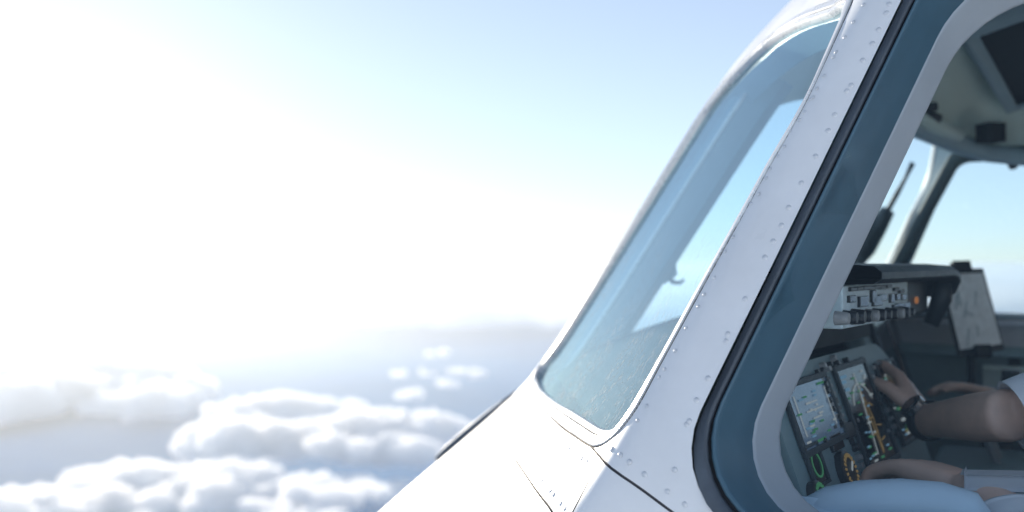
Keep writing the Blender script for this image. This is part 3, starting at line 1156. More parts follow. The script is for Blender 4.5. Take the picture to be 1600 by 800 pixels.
# deck between glareshield and the windshield base
dk = MB()
rows = []
for b in np.linspace(-0.77, 0.77, 23):
    r = []
    base = ridge(abs(b), -0.205); a_end = base[0] - 0.012
    a_st = A_of(gw(tl + (b + 0.77) / 1.54 * (tend - tl), 0, -0.06))[0] if b < 0.15 else 0.22
    for k in np.linspace(0, 1, 9):
        a = a_st + (a_end - a_st) * k
        h = (ztop + 0.018) + (-0.200 - (ztop + 0.018)) * (k ** 1.3)
        q = np.array([a, SC + b, h])
        if F(q)[0] > -0.030: q = push(q, -0.030)[0]
        r.append(W(*q))
    rows.append(r)
v = [p for r in rows for p in r]; f = []
for i in range(len(rows) - 1):
    for k in range(8):
        f.append((i * 9 + k, i * 9 + k + 1, (i + 1) * 9 + k + 1, (i + 1) * 9 + k))
put(MB().add(v, f), 'deck', M['felt'], gs, True)

# ---- centre pedestal with thrust levers, first officer's panel ----------------------
ped = part_empty('centre_pedestal', W(0.0, 1.92, -0.6), airplane)
put(MB().box(W(-0.05, 1.92, -0.50), STB * 0.12, FWD * 0.22, UP * 0.16, 0.012), 'pedestal_body', M['panel'], ped)
for k in range(2):
    s_ = 1.89 + 0.055 * k
    put(MB().tube([W(0.06, s_, -0.36), W(0.10, s_, -0.25)], 0.008, 8), 'thrust_lever', M['greyknob'], ped)
    put(MB().box(W(0.102, s_, -0.245), STB * 0.022, FWD * 0.016, UP * 0.014, 0.006), 'lever_grip', M['knob'], ped)
fop = part_empty('first_officer_panel', W(0.25, 2.25, -0.3), airplane)
FN = (AFT * math.cos(0.3) + UP * math.sin(0.3)).normalized(); FU = (UP * math.cos(0.3) + FWD * math.sin(0.3)).normalized()
put(MB().box(W(0.30, 2.26, -0.22), STB * 0.24, FU * 0.15, FN * 0.02, 0.01), 'face_plate', M['panel'], fop)
for k in range(2):
    put(MB().box(W(0.283 - 0.005, 2.17 + 0.2 * k, -0.20), STB * 0.08, FU * 0.085, FN * 0.008, 0.003), 'display_screen', M['screen'], fop)
put(MB().box(W(0.26, 2.26, -0.055), STB * 0.26, FWD * 0.06, UP * 0.014, 0.008), 'hood', M['hood'], fop)
# starboard sill under the far window with a side console
sill = part_empty('side_sill', W(0.0, 2.42, -0.2), airplane)
put(MB().box(W(-0.05, 2.445, -0.160), FWD * 0.40, STB * 0.05, UP * 0.028, 0.012), 'sill_rail', M['strip'], sill)
put(MB().box(W(-0.05, 2.42, -0.36), FWD * 0.42, STB * 0.07, UP * 0.165, 0.02), 'side_console', M['panel'], sill)
put(MB().box(W(0.00, 2.345, -0.26), FWD * 0.10, STB * 0.008, UP * 0.035, 0.01), 'stowage_pocket', M['liner'], sill)
put(MB().tube([W(-0.04, 2.34, -0.19), W(-0.06, 2.325, -0.20), W(-0.09, 2.325, -0.215), W(-0.11, 2.34, -0.22)], 0.008, 8), 'grab_handle', M['liner'], sill, True)

# ---- ceiling: visor rail, lamps and the overhead panel ---------------------------------
ovh = part_empty('overhead_panel', W(0.0, SC, 0.40), airplane)


def on_lining(px, py, off):
    return W(*hit(px, py, -off, True))


def slab(px4, off, thick, name, mat, parent, bevel=0.0):
    """a plate hung below the ceiling: four pixels laid at a depth from the hull, given real thickness towards the roof"""
    q = [on_lining(*p, off) for p in px4]
    cam_side = [W(*(np.array(A_of(p)) + gradF(A_of(p))[0] * thick)) for p in q]
    mb = MB().add(q + cam_side, [(0, 1, 2, 3), (7, 6, 5, 4), (0, 4, 5, 1), (1, 5, 6, 2), (2, 6, 7, 3), (3, 7, 4, 0)])
    return put(mb, name, mat, parent)


slab([(1503, 52), (1522, 42), (1592, 172), (1574, 178)], 0.100, 0.04, 'panel_edge', M['post'], ovh)
slab([(1500, 44), (1700, -40), (1710, -8), (1508, 66)], 0.101, 0.045, 'panel_edge', M['post'], ovh)
slab([(1574, 176), (1588, 166), (1720, 125), (1720, 140)], 0.102, 0.04, 'panel_edge', M['post'], ovh)
slab([(1526, 60), (1710, -8), (1720, 122), (1590, 166)], 0.085, 0.02, 'switch_plate', M['dark'], ovh)
rs = random.Random(5)
for k in range(16):
    p = on_lining(1556 + rs.uniform(-6, 110), 75 + rs.uniform(-25, 55), 0.088)
    nrm = -Vector(Wn(gradF(A_of(p)))[0])
    put(MB().cyl(p, nrm, 0.005, 0.012, 10, 0.8), 'toggle_switch', M['greyknob'] if k % 3 else M['white_sym'], ovh)
# visor track along the top of the far windows
rail = [on_lining(px, py, 0.075) for px, py in ((1330, 165), (1380, 178), (1430, 196), (1490, 222), (1545, 240), (1620, 248), (1750, 262))]
put(MB().tube(rail, [0.020, 0.024, 0.024, 0.022, 0.019, 0.018, 0.018], 10), 'visor_track', M['post'], airplane, True)
put(MB().tube([on_lining(1415, 172, 0.085), on_lining(1462, 196, 0.095), on_lining(1500, 212, 0.09)], [0.012, 0.018, 0.012], 10), 'reading_lamp', M['liner'], airplane, True)
put(MB().tube([on_lining(1445, 175, 0.09), on_lining(1466, 186, 0.1)], [0.008, 0.011], 8), 'lamp_knob', M['dark'], airplane, True)
put(MB().box(on_lining(1548, 208, 0.10), STB * 0.012 + FWD * 0.012, FWD * 0.012 - STB * 0.01, UP * 0.014, 0.006), 'visor_clamp', M['dark'], airplane)
put(MB().box(on_lining(1440, 168, 0.08), AFT * 0.03, STB * 0.012, UP * 0.008, 0.004), 'visor_clamp', M['dark'], airplane)
put(MB().tube([on_lining(1578, 244, 0.07), on_lining(1584, 262, 0.065)], [0.012, 0.009], 8), 'visor_hook', M['dark'], airplane, True)

# ---- bulkhead, floor, seats -------------------------------------------------------------
put(MB().box(W(-1.25, SC, -0.3), STB * 0.78, UP * 0.80, FWD * 0.02), 'aft_bulkhead', M['post'], airplane)
put(MB().box(W(-0.2, SC, -1.02), STB * 0.74, FWD * 1.1, UP * 0.02), 'cockpit_floor', M['floor'], airplane)
put(MB().box(W(0.62, SC, -0.65), STB * 0.45, UP * 0.36, FWD * 0.02), "forward_bulkhead", M['dark'], airplane)
for s_ in (1.36, 2.22):
    st = part_empty('pilot_seat', W(-0.42, s_, -1.0), airplane)
    put(MB().box(W(-0.40, s_, -0.60), STB * 0.21, FWD * 0.22, UP * 0.05, 0.03), 'seat_cushion', M['seatcloth'], st)
    put(MB().box(W(-0.66, s_, -0.26), STB * 0.21, FWD * 0.05 + UP * 0.01, UP * 0.34 - FWD * 0.05, 0.035), 'seat_back', M['seatcloth'], st)
    put(MB().box(W(-0.42, s_, -0.83), STB * 0.16, FWD * 0.16, UP * 0.17, 0.02), 'seat_base', M['panel'], st)

# padded ledge under the captain's side window, and the rail behind it
led = part_empty('window_ledge', W(0.0, 1.2, -0.3), airplane)
pts = [on_plane(px, py, W(0, 1.150, 0), STB) for px, py in ((1236, 806), (1262, 780), (1300, 768), (1350, 763), (1410, 762), (1470, 766), (1515, 776), (1545, 800))]
put(MB().tube([p - UP * 0.016 + STB * 0.0 for p in pts], [0.010, 0.018, 0.022, 0.025, 0.026, 0.025, 0.022, 0.012], 16), 'ledge_pad', M['pad'], led, True)
put(MB().box(W(-0.08, 1.165, -0.36), FWD * 0.32, STB * 0.03, UP * 0.085, 0.015), 'side_console', M['pad'], led)
q0, q1 = on_plane(1508, 750, W(0, 1.235, 0), STB), on_plane(1720, 755, W(0, 1.235, 0), STB)
put(MB().box((q0 + q1) / 2, (q1 - q0) / 2, UP * 0.009, STB * 0.012, 0.004), 'armrest_rail', M['strip'], led)

# ---- wipers and the compass ---------------------------------------------------------------
def far_ws(px, py, d=0.0):
    n = (FWD + STB * 0.6 + UP * 0.671).normalized()
    p0 = W(0.7426, SC, 0) + n * d
    return on_plane(px, py, p0, n)


wip = part_empty('wiper', far_ws(1345, 400, 0.03), airplane)
put(MB().tube([far_ws(1330, 425, 0.03), far_ws(1352, 388, 0.03), far_ws(1370, 355, 0.032), far_ws(1388, 328, 0.03)], [0.011, 0.024, 0.023, 0.016], 10), 'wiper_motor_arm', M['hood'], wip, True)
put(MB().tube([far_ws(1385, 333, 0.028), far_ws(1402, 302, 0.022), far_ws(1415, 278, 0.018), far_ws(1426, 255, 0.015)], [0.006, 0.006, 0.004, 0.006], 8), 'wiper_blade', M['dark'], wip, True)
cmp_ = part_empty('standby_compass', far_ws(1048, 410, -0.06), airplane)
put(MB().tube([far_ws(1040, 392, -0.07), far_ws(1046, 405, -0.07), far_ws(1046, 425, -0.07), far_ws(1034, 440, -0.07)], [0.008, 0.014, 0.016, 0.008], 12), 'compass_case', M['post'], cmp_, True)
put(MB().tube([far_ws(1044, 432, -0.07), far_ws(1052, 441, -0.07), far_ws(1062, 442, -0.07), far_ws(1069, 437, -0.07)], [0.005, 0.005, 0.004, 0.003], 8), 'cable_hook', M['dark'], cmp_, True)
# wiper of the far windshield, upper end
put(MB().tube([far_ws(1212, 152, 0.015), far_ws(1160, 240, 0.015), far_ws(1100, 340, 0.015)], [0.003, 0.003, 0.003], 6), 'wiper_blade', M['hood'], wip, True)
put(MB().tube([far_ws(1206, 164, 0.01), far_ws(1215, 150, 0.01)], [0.007, 0.006], 8), 'wiper_clip', M['dark'], wip, True)

# ---- raised lip ahead of the windshield ------------------------------------------------------
lip_px = [(803, 606), (780, 625), (750, 648), (720, 675), (697, 697), (680, 716)]
lv = []; lo_ = []
top_h = [0.002, 0.008, 0.012, 0.014, 0.014, 0.011]
lipm = MB(); n = len(lip_px)
lp = [hit(*p) for p in lip_px]
g = gradF(np.array(lp))
for i, p in enumerate(lp):
    nn = g[i]; fwd = np.array([0.35, 0.45, -0.25])
    a_ = p + nn * 0.0005
    b_ = p + nn * top_h[i] + fwd * 0.006
    c_ = push((p + fwd * 0.05)[None], 0.0005)[0] + nn * 0.002
    lv += [W(*a_), W(*b_), W(*c_)]
top_f, shade_f = [], []
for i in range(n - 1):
    shade_f.append((i * 3, i * 3 + 1, (i + 1) * 3 + 1, (i + 1) * 3))
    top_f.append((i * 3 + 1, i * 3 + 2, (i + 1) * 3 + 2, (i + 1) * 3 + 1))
lip = put(MB().add(lv, top_f), 'air_scoop_lip', M['paint'], airplane, True)
sol = lip.modifiers.new('Solidify', 'SOLIDIFY'); sol.thickness = 0.003; sol.offset = 0
put(MB().add(lv, shade_f), 'air_scoop_lip_shade', M['seal'], airplane, True)  # near face coloured dark for the shade under the lip
# ================================================================== people
def skin_obj(name, chains, mat, parent, voxel=0.004, smooth_it=4, seed=0):
    """chains of (point, (rx, ry)) joined into ONE continuous surface: Skin + Subdivision, fused by a voxel Remesh"""
    bm = bmesh.new(); lay = bm.verts.layers.skin.verify()
    for ch in chains:
        prev = None
        for i, (p, r) in enumerate(ch):
            vv = bm.verts.new(Vector(p))
            rr = r if isinstance(r, (tuple, list)) else (r, r)
            vv[lay].radius = rr; vv[lay].use_root = (i == 0)
            if prev is not None: bm.edges.new((prev, vv))
            prev = vv
    me = bpy.data.meshes.new(name); bm.to_mesh(me); bm.free()
    tmp = bpy.data.objects.new(name, me); col.objects.link(tmp)
    md = tmp.modifiers.new('Skin', 'SKIN'); md.use_smooth_shade = True; md.branch_smoothing = 0.6
    sb = tmp.modifiers.new('Subdivision', 'SUBSURF'); sb.levels = 2; sb.render_levels = 2
    rm = tmp.modifiers.new('Remesh', 'REMESH'); rm.mode = 'VOXEL'; rm.voxel_size = voxel; rm.use_smooth_shade = True
    sm = tmp.modifiers.new('Smooth', 'SMOOTH'); sm.factor = 0.5; sm.iterations = smooth_it
    dg = bpy.context.evaluated_depsgraph_get()
    em = bpy.data.meshes.new_from_object(tmp.evaluated_get(dg))
    bpy.data.objects.remove(tmp, do_unlink=True)
    em.name = name
    em.polygons.foreach_set('use_smooth', [True] * len(em.polygons))
    em.materials.clear(); em.materials.append(mat)
    o = bpy.data.objects.new(name, em)
    col.objects.link(o)
    o.parent = parent; o.matrix_parent_inverse = WORLD_INV[parent.name]
    return o


def limb(pts, rads, n=4):
    """smooth chain through points"""
    c = catmull(np.array([tuple(p) for p in pts]), n)
    k = np.linspace(0, len(pts) - 1, len(c))
    r = np.interp(k, range(len(pts)), rads)
    return [(Vector(p), float(q)) for p, q in zip(c, r)]


def hand(wrist, fwd, palm, thumb_side, curls, splay=0.06, size=1.0, thumb_curl=0.5):
    """chains of a hand: fwd from wrist to fingers, palm the direction the palm faces, thumb_side towards the thumb"""
    f_, p_ = Vector(fwd).normalized(), Vector(palm)
    p_ = (p_ - f_ * p_.dot(f_)).normalized()
    t_ = f_.cross(p_)
    if t_.dot(Vector(thumb_side)) < 0: t_ = -t_
    S = size; Wp = Vector(wrist)
    ch = []
    for k, off in enumerate((0.026, 0.009, -0.009, -0.025)):
        kn = Wp + f_ * 0.088 * S * (1.0 - 0.03 * abs(k - 1)) + t_ * off * S
        ch.append([(Wp + t_ * off * 0.55 * S, 0.0155 * S), (Wp + f_ * 0.045 * S + t_ * off * 0.85 * S, 0.0150 * S), (kn, 0.0128 * S)])
        L3 = [(0.044, 0.027, 0.021), (0.048, 0.030, 0.022), (0.045, 0.028, 0.021), (0.035, 0.021, 0.018)][k]
        ang = 0.0; p = kn; d0 = (f_ + t_ * splay * (1.5 - k)).normalized()
        fc = [(kn - f_ * 0.012 * S, 0.0115 * S), (kn, 0.0118 * S)]
        for j in range(3):
            ang += curls[k][j]
            d = (d0 * math.cos(ang) + p_ * math.sin(ang)).normalized()
            p2 = p + d * L3[j] * S
            fc.append((p + (p2 - p) * 0.5, (0.0102, 0.0094, 0.0084)[j] * S))
            fc.append((p2, (0.0100, 0.0088, 0.0066)[j] * S)); p = p2
        ch.append(fc)
    b = Wp + f_ * 0.022 * S + t_ * 0.022 * S + p_ * 0.006 * S
    d1 = (f_ * 0.70 + t_ * 0.62 + p_ * 0.30).normalized()
    d2 = (f_ * 0.92 + t_ * 0.22 + p_ * thumb_curl).normalized()
    d3 = (f_ * 0.97 - t_ * 0.05 + p_ * thumb_curl * 1.1).normalized()
    ch.append([(b, 0.0150 * S), (b + d1 * 0.042 * S, 0.0125 * S), (b + d1 * 0.042 * S + d2 * 0.030 * S, 0.0108 * S), (b + d1 * 0.042 * S + d2 * 0.030 * S + d3 * 0.024 * S, 0.0078 * S)])
    return ch


def sleeve(name, pts, rads, mat, parent, seed):
    """open cloth sleeve with creases and a turned hem"""
    c = catmull(np.array([tuple(p) for p in pts]), 8); r = np.interp(np.linspace(0, 1, len(c)), np.linspace(0, 1, len(rads)), rads)
    mb = MB(); n = 36; ph = random.Random(seed)
    amp = [(ph.uniform(0, 6.28), ph.randint(2, 5), ph.uniform(0.25, 0.6)) for _ in range(4)]
    rings = []
    t0 = Vector(c[1]) - Vector(c[0]); up = UP if abs(t0.normalized().z) < 0.9 else FWD
    for i in range(len(c)):
        p = Vector(c[i]); t = (Vector(c[min(i + 1, len(c) - 1)]) - Vector(c[max(i - 1, 0)])).normalized()
        e1 = t.cross(up).normalized(); e2 = e1.cross(t)
        ring = []
        for k in range(n):
            a = 2 * math.pi * k / n
            w = sum(math.sin(f * a + q + i * g) for q, f, g in amp) * 0.0016
            ring.append(p + (e1 * math.cos(a) + e2 * math.sin(a)) * (r[i] + w))
        rings.append(ring)
    last = rings[-1]; cen = sum(last, Vector()) / n
    rings.append([cen + (q - cen) * 1.03 + (Vector(c[-1]) - Vector(c[-2])).normalized() * 0.002 for q in last])
    rings.append([cen + (q - cen) * 0.94 for q in last])
    for rg_ in rings: mb.v += [tuple(q) for q in rg_]
    for i in range(len(rings) - 1):
        for k in range(n):
            k2 = (k + 1) % n
            mb.f.append((i * n + k, i * n + k2, (i + 1) * n + k2, (i + 1) * n + k))
    return put(mb, name, mat, parent, True)


def head_chains(c, look):
    l = Vector(look).normalized(); side = l.cross(UP).normalized()
    ch = [[(c - UP * 0.19 - l * 0.02, 0.058), (c - UP * 0.10 - l * 0.01, 0.056), (c - UP * 0.02, (0.082, 0.095)), (c + UP * 0.05, (0.084, 0.100)), (c + UP * 0.10, 0.060)],
          [(c - UP * 0.085 + l * 0.03, 0.050), (c - UP * 0.03 + l * 0.045, 0.055)],
          [(c + UP * 0.012 + l * 0.096, 0.010), (c - UP * 0.016 + l * 0.112, 0.013), (c - UP * 0.022 + l * 0.104, 0.013)],
          [(c - UP * 0.052 + l * 0.088 - side * 0.02, 0.009), (c - UP * 0.052 + l * 0.094, 0.010), (c - UP * 0.052 + l * 0.088 + side * 0.02, 0.009)]]
    for s_ in (-1, 1):
        ch.append([(c + side * 0.084 * s_ - UP * 0.025, 0.011), (c + side * 0.092 * s_ + UP * 0.003 - l * 0.008, 0.014), (c + side * 0.088 * s_ + UP * 0.025, 0.010)])
    return ch


def pilot(label, hip, chest, headc, look, sh, el, wr, hands, hems, knee, foot, watch=None, hem_r=(0.04, 0.04)):
    root = part_empty('person', hip - UP * 0.1)
    tag(root, label, 'person')
    chains = head_chains(headc, look)
    for k in (0, 1):
        s_, e_, w_ = sh[k], el[k], wr[k]
        up = limb([s_, s_ + (e_ - s_) * 0.5, e_], [0.054, 0.048, 0.040], 3)
        fore = limb([e_, e_ + (w_ - e_) * 0.35, e_ + (w_ - e_) * 0.75, w_], [0.037, 0.036, 0.029, 0.025], 3)
        chains.append(up); chains.append(fore)
        chains += hands[k]
    chains.append(limb([chest - UP * 0.05, chest + UP * 0.1, headc - UP * 0.14], [0.08, 0.07, 0.055], 2))
    body = skin_obj('body', chains, M['skin'], root, 0.0042)
    # shirt
    sc_ = [limb([hip + UP * 0.05, hip + (chest - hip) * 0.5, chest], [0.155, 0.150, 0.165], 3)]
    for k in (0, 1):
        s_, e_ = sh[k], el[k]
        sc_.append(limb([chest + (s_ - chest) * 0.3 + UP * 0.05, s_, s_ + (e_ - s_) * 0.3], [0.09, 0.080, 0.062], 3))
        end = s_ + (e_ - s_) * hems[k] if hems[k] <= 1 else e_ + (wr[k] - e_) * (hems[k] - 1)
        mid = [s_ + (e_ - s_) * 0.6] if hems[k] <= 1 else [s_ + (e_ - s_) * 0.5, e_]
        sleeve('sleeve', [s_ + (e_ - s_) * 0.05] + mid + [end], [0.070, 0.058, 0.049, hem_r[k]], M['shirt'], root, 31 + k)
    skin_obj('shirt', sc_, M['shirt'], root, 0.006, 2)
    tc_ = []
    for k in (0, 1):
        hp = hip + STB * (-0.09 if k == 0 else 0.09)
        tc_.append(limb([hp, hp + (knee[k] - hp) * 0.5, knee[k], knee[k] + (foot[k] - knee[k]) * 0.5, foot[k]], [0.105, 0.095, 0.075, 0.065, 0.055], 3))
    tc_.append([(hip - UP * 0.02, 0.14), (hip + UP * 0.08, 0.14)])
    skin_obj('trousers', tc_, M['trousers'], root, 0.010, 3)
    l = Vector(look).normalized()
    hc = [[(headc + UP * 0.02 - l * 0.055, 0.075), (headc + UP * 0.075 - l * 0.02, (0.090, 0.098)), (headc + UP * 0.110 + l * 0.02, 0.070)], [(headc - UP * 0.05 - l * 0.06, 0.055), (headc + UP * 0.02 - l * 0.06, 0.07)]]
    skin_obj('hair', hc, M['hair'], root, 0.006, 2)
    for k in (-1, 1):
        side = l.cross(UP).normalized()
        e = headc + UP * 0.003 + l * 0.083 + side * 0.031 * k
        put(MB().tube([e - l * 0.01, e, e + l * 0.008, e + l * 0.011], [0.012, 0.012, 0.008, 0.002], 12), 'eye', M['shirt'], root, True)
    if watch is not None:
        e_, w_ = watch; d = (w_ - e_).normalized(); c = w_ - d * 0.012
        put(MB().tube([c - d * 0.010, c - d * 0.009, c + d * 0.009, c + d * 0.010], [0.026, 0.029, 0.029, 0.026], 28, False), 'watch_strap', M['dark'], root, True)
        tocam = (-c).normalized(); tocam = (tocam - d * tocam.dot(d) + UP * 0.5).normalized(); tocam = (tocam - d * tocam.dot(d)).normalized()
        put(MB().cyl(c + tocam * 0.026, tocam, 0.019, 0.010, 24), 'watch_case', M['steel'], root)
        put(MB().cyl(c + tocam * 0.0358, tocam, 0.0145, 0.0012, 24), 'watch_face', M['screen'], root)
    return root


# captain: right hand at the panel, left hand resting by the window
WR = ray(1443, 658) * 1.45
EL_ = ray(1588, 648) * 1.235
WL = ray(1507, 757) * 1.165
EL2 = ray(1635, 868) * 1.02
hR = hand(WR, ray(1422, 612) * 1.505 - WR, (FWD * 0.9 + STB * 0.45 - UP * 0.1), PORT * 0.6 + UP, [(0.35, 0.6, 0.5), (0.6, 0.85, 0.6), (0.7, 0.9, 0.6), (0.75, 0.9, 0.6)], 0.05, 0.92, 0.7)
hL = hand(WL, ray(1418, 728) * 1.245 - WL, -UP + FWD * 0.2, STB, [(0.25, 0.55, 0.4), (0.3, 0.6, 0.45), (0.35, 0.65, 0.5), (0.4, 0.7, 0.5)], 0.12, 1.0, 0.5)
pilot('pilot in white shirt with a wristwatch, one hand raised to the instrument panel',
      W(-0.45, 1.36, -0.50), W(-0.46, 1.36, -0.14), W(-0.36, 1.36, 0.17), FWD + STB * 0.1,
      [W(-0.36, 1.20, -0.06), W(-0.34, 1.53, -0.05)], [EL2, EL_], [WL, WR], [hL, hR], [1.45, 1.0],
      [W(0.02, 1.27, -0.44), W(0.02, 1.47, -0.44)], [W(0.12, 1.27, -0.95), W(0.12, 1.47, -0.95)], watch=(EL_, WR), hem_r=(0.037, 0.043))

# first officer beyond: only the left hand on the thrust levers shows
WF = ray(1574, 628) * 1.82
EF = W(-0.12, 2.10, -0.30)
hF = hand(WF, ray(1512, 606) * 1.80 - WF, -UP, STB * -1 + FWD * 0.5, [(0.1, 0.25, 0.2), (0.15, 0.3, 0.25), (0.2, 0.35, 0.3), (0.25, 0.4, 0.3)], 0.05, 0.95, 0.4)
WF2 = W(0.02, 2.30, -0.42); EF2 = W(-0.22, 2.38, -0.38)
hF2 = hand(WF2, FWD - UP * 0.3, -UP, PORT, [(0.25, 0.4, 0.3)] * 4, 0.05, 0.95, 0.4)
pilot('first officer in white shirt behind the pilot, hand reaching to the thrust levers',
      W(-0.50, 2.22, -0.50), W(-0.52, 2.22, -0.14), W(-0.44, 2.22, 0.16), FWD,
      [W(-0.44, 2.06, -0.06), W(-0.44, 2.38, -0.06)], [EF, EF2], [WF, WF2], [hF, hF2], [0.62, 0.62],
      [W(-0.02, 2.13, -0.40), W(-0.02, 2.32, -0.40)], [W(0.10, 2.13, -0.95), W(0.10, 2.32, -0.95)])

# ---- chart clipped to a stand in front of the far window -------------------------------------
bn = (-ray(1515, 485).normalized() * 0.8 + AFT * 0.5 + UP * 0.35).normalized()
b0 = ray(1515, 485) * 1.98
cq = [on_plane(px, py, b0, bn) for px, py in ((1465, 421), (1536, 419), (1570, 546), (1499, 557))]
chart_board = part_empty('chart_clipboard', (cq[2] + cq[3]) / 2)
tag(chart_board, 'upright clipboard holding a printed chart in front of the far side window', 'clipboard')


def quad_plate(q, n, thick, name, mat, parent):
    back = [p - n * thick for p in q]
    return put(MB().add(list(q) + back, [(0, 1, 2, 3), (7, 6, 5, 4), (0, 4, 5, 1), (1, 5, 6, 2), (2, 6, 7, 3), (3, 7, 4, 0)]), name, mat, parent)


def inq(u, v):
    a = cq[0] + (cq[1] - cq[0]) * u; b = cq[3] + (cq[2] - cq[3]) * u
    return a + (b - a) * v


quad_plate(cq, bn, 0.006, 'board', M['hood'], chart_board)
quad_plate([inq(0.06, 0.06) + bn * 0.0015, inq(0.95, 0.06) + bn * 0.0015, inq(0.96, 0.93) + bn * 0.0015, inq(0.05, 0.93) + bn * 0.0015], bn, 0.001, 'chart_sheet', M['paper'], chart_board)
rs = random.Random(9)
for k in range(9):
    u0, v0 = rs.uniform(0.15, 0.8), rs.uniform(0.12, 0.85); u1, v1 = u0 + rs.uniform(-0.2, 0.2), v0 + rs.uniform(-0.25, 0.25)
    u1, v1 = min(max(u1, 0.1), 0.9), min(max(v1, 0.1), 0.9)
    a, b = inq(u0, v0) + bn * 0.0022, inq(u1, v1) + bn * 0.0022; d = b - a
    put(MB().box((a + b) / 2, d / 2, d.normalized().cross(bn) * 0.0008, bn * 0.0002), 'chart_line', M['panel'], chart_board)
for (u, v, s_) in ((0.5, -0.01, 0.016), (0.48, 0.985, 0.014)):
    c = inq(u, v) + bn * 0.004
    ex = (cq[1] - cq[0]).normalized()
    put(MB().box(c, ex * s_, ex.cross(bn) * 0.009, bn * 0.006, 0.003), 'spring_clip', M['dark'], chart_board)
st0 = inq(0.5, 1.0) - bn * 0.01
put(MB().tube([inq(0.45, 0.6) - bn * 0.02, st0 - bn * 0.03, Vector((st0.x, st0.y, -0.34)) - bn * 0.03], 0.008, 8), 'stand_arm', M['dark'], chart_board, True)
# control wheel of the first officer
yo = part_empty('control_wheel', W(0.10, 2.22, -0.6), airplane)
put(MB().tube([W(0.10, 2.22, -1.0), W(0.08, 2.22, -0.34)], 0.028, 12), 'column', M['dark'], yo, True)
put(MB().tube([W(0.05, 2.08, -0.20), W(0.05, 2.085, -0.27), W(0.06, 2.13, -0.31), W(0.06, 2.22, -0.32), W(0.06, 2.31, -0.31), W(0.05, 2.355, -0.27), W(0.05, 2.36, -0.20)],
              [0.016, 0.018, 0.020, 0.028, 0.020, 0.018, 0.016], 12), 'wheel', M['hood'], yo, True)
# ================================================================== sea, clouds, haze
CLOUD_DENSITY = 0.024
DECK_DENSITY = 0.005
def vnoise(p, seed=0):
    """smooth value noise on (n,3) points"""
    p = np.asarray(p, float)
    i = np.floor(p).astype(np.int64); f = p - i
    f = f * f * f * (f * (f * 6 - 15) + 10)
    def hsh(x, y, z):
        n = (x * 374761393 + y * 668265263 + z * 2147483647 + seed * 1274126177) & 0xffffffff
        n = ((n ^ (n >> 13)) * 1274126177) & 0xffffffff
        n = (n ^ (n >> 16)) & 0xffff
        return n / 65535.0
    r = 0
    for dx in (0, 1):
        for dy in (0, 1):
            for dz in (0, 1):
                w = (f[:, 0] if dx else 1 - f[:, 0]) * (f[:, 1] if dy else 1 - f[:, 1]) * (f[:, 2] if dz else 1 - f[:, 2])
                r = r + w * hsh(i[:, 0] + dx, i[:, 1] + dy, i[:, 2] + dz)
    return r


def fbm(p, oct=4, seed=0):
    r = 0; a = 0.5; q = np.asarray(p, float)
    for k in range(oct):
        r = r + a * vnoise(q, seed + k); a *= 0.5; q = q * 2.03 + 7.1
    return r


def billow(p, oct=4, seed=0):
    r = 0; a = 0.5; q = np.asarray(p, float)
    for k in range(oct):
        r = r + a * (1 - np.abs(2 * vnoise(q, seed + k) - 1)); a *= 0.5; q = q * 2.1 + 3.7
    return r


def cloud_mat():
    m, N, L = new_mat('cloud_droplets')
    out = N.new('ShaderNodeOutputMaterial')
    d = N.new('ShaderNodeBsdfDiffuse'); d.inputs['Color'].default_value = (0.97, 0.97, 0.97, 1); d.inputs['Roughness'].default_value = 1.0
    t = N.new('ShaderNodeBsdfTranslucent'); t.inputs['Color'].default_value = (0.98, 0.98, 0.98, 1)
    mx = N.new('ShaderNodeMixShader'); mx.inputs['Fac'].default_value = 0.0
    L.new(d.outputs['BSDF'], mx.inputs[1]); L.new(t.outputs['BSDF'], mx.inputs[2])
    L.new(mx.outputs['Shader'], out.inputs['Surface'])
    return m


M['cloud'] = cloud_mat()
def vapour(name, dens, g=0.4):
    cv, N, L = new_mat(name)
    out = N.new('ShaderNodeOutputMaterial')
    pv = N.new('ShaderNodeVolumePrincipled')
    pv.inputs['Color'].default_value = (0.997, 0.997, 0.997, 1)
    pv.inputs['Density'].default_value = dens
    pv.inputs['Anisotropy'].default_value = g
    L.new(pv.outputs['Volume'], out.inputs['Volume'])
    return cv


M['cloud_volume'] = vapour('cloud_vapour', CLOUD_DENSITY)
M['deck_volume'] = vapour('thin_cloud_vapour', DECK_DENSITY, 0.1)
M['sea'] = pbr('far_blue_sea', (0.13, 0.31, 0.52), 0.9, 0, 0.25, 0.00025, spec=0.0)

SEA_Z = -1600.0
th = np.linspace(0, 2 * math.pi, 96, endpoint=False)
rad = [0, 3000, 12000, 40000, 110000, 240000]
v = [(0, 0, SEA_Z)]; f = []
for r in rad[1:]:
    v += [(r * math.cos(t), r * math.sin(t), SEA_Z) for t in th]
for i in range(96):
    j = (i + 1) % 96
    f.append((0, 1 + i, 1 + j))
    for k in range(len(rad) - 2):
        f.append((1 + k * 96 + i, 1 + (k + 1) * 96 + i, 1 + (k + 1) * 96 + j, 1 + k * 96 + j))
tag(mesh_obj('sea', v, f, M['sea']), kind='structure')

ico = bmesh.new(); bmesh.ops.create_icosphere(ico, subdivisions=4, radius=1.0)
ico.verts.ensure_lookup_table()
ICO_V = np.array([tuple(x.co) for x in ico.verts]); ICO_F = np.array([[x.index for x in fc.verts] for fc in ico.faces]); ico.free()
ico = bmesh.new(); bmesh.ops.create_icosphere(ico, subdivisions=3, radius=1.0)
ICO3_V = np.array([tuple(x.co) for x in ico.verts]); ICO3_F = np.array([[x.index for x in fc.verts] for fc in ico.faces]); ico.free()


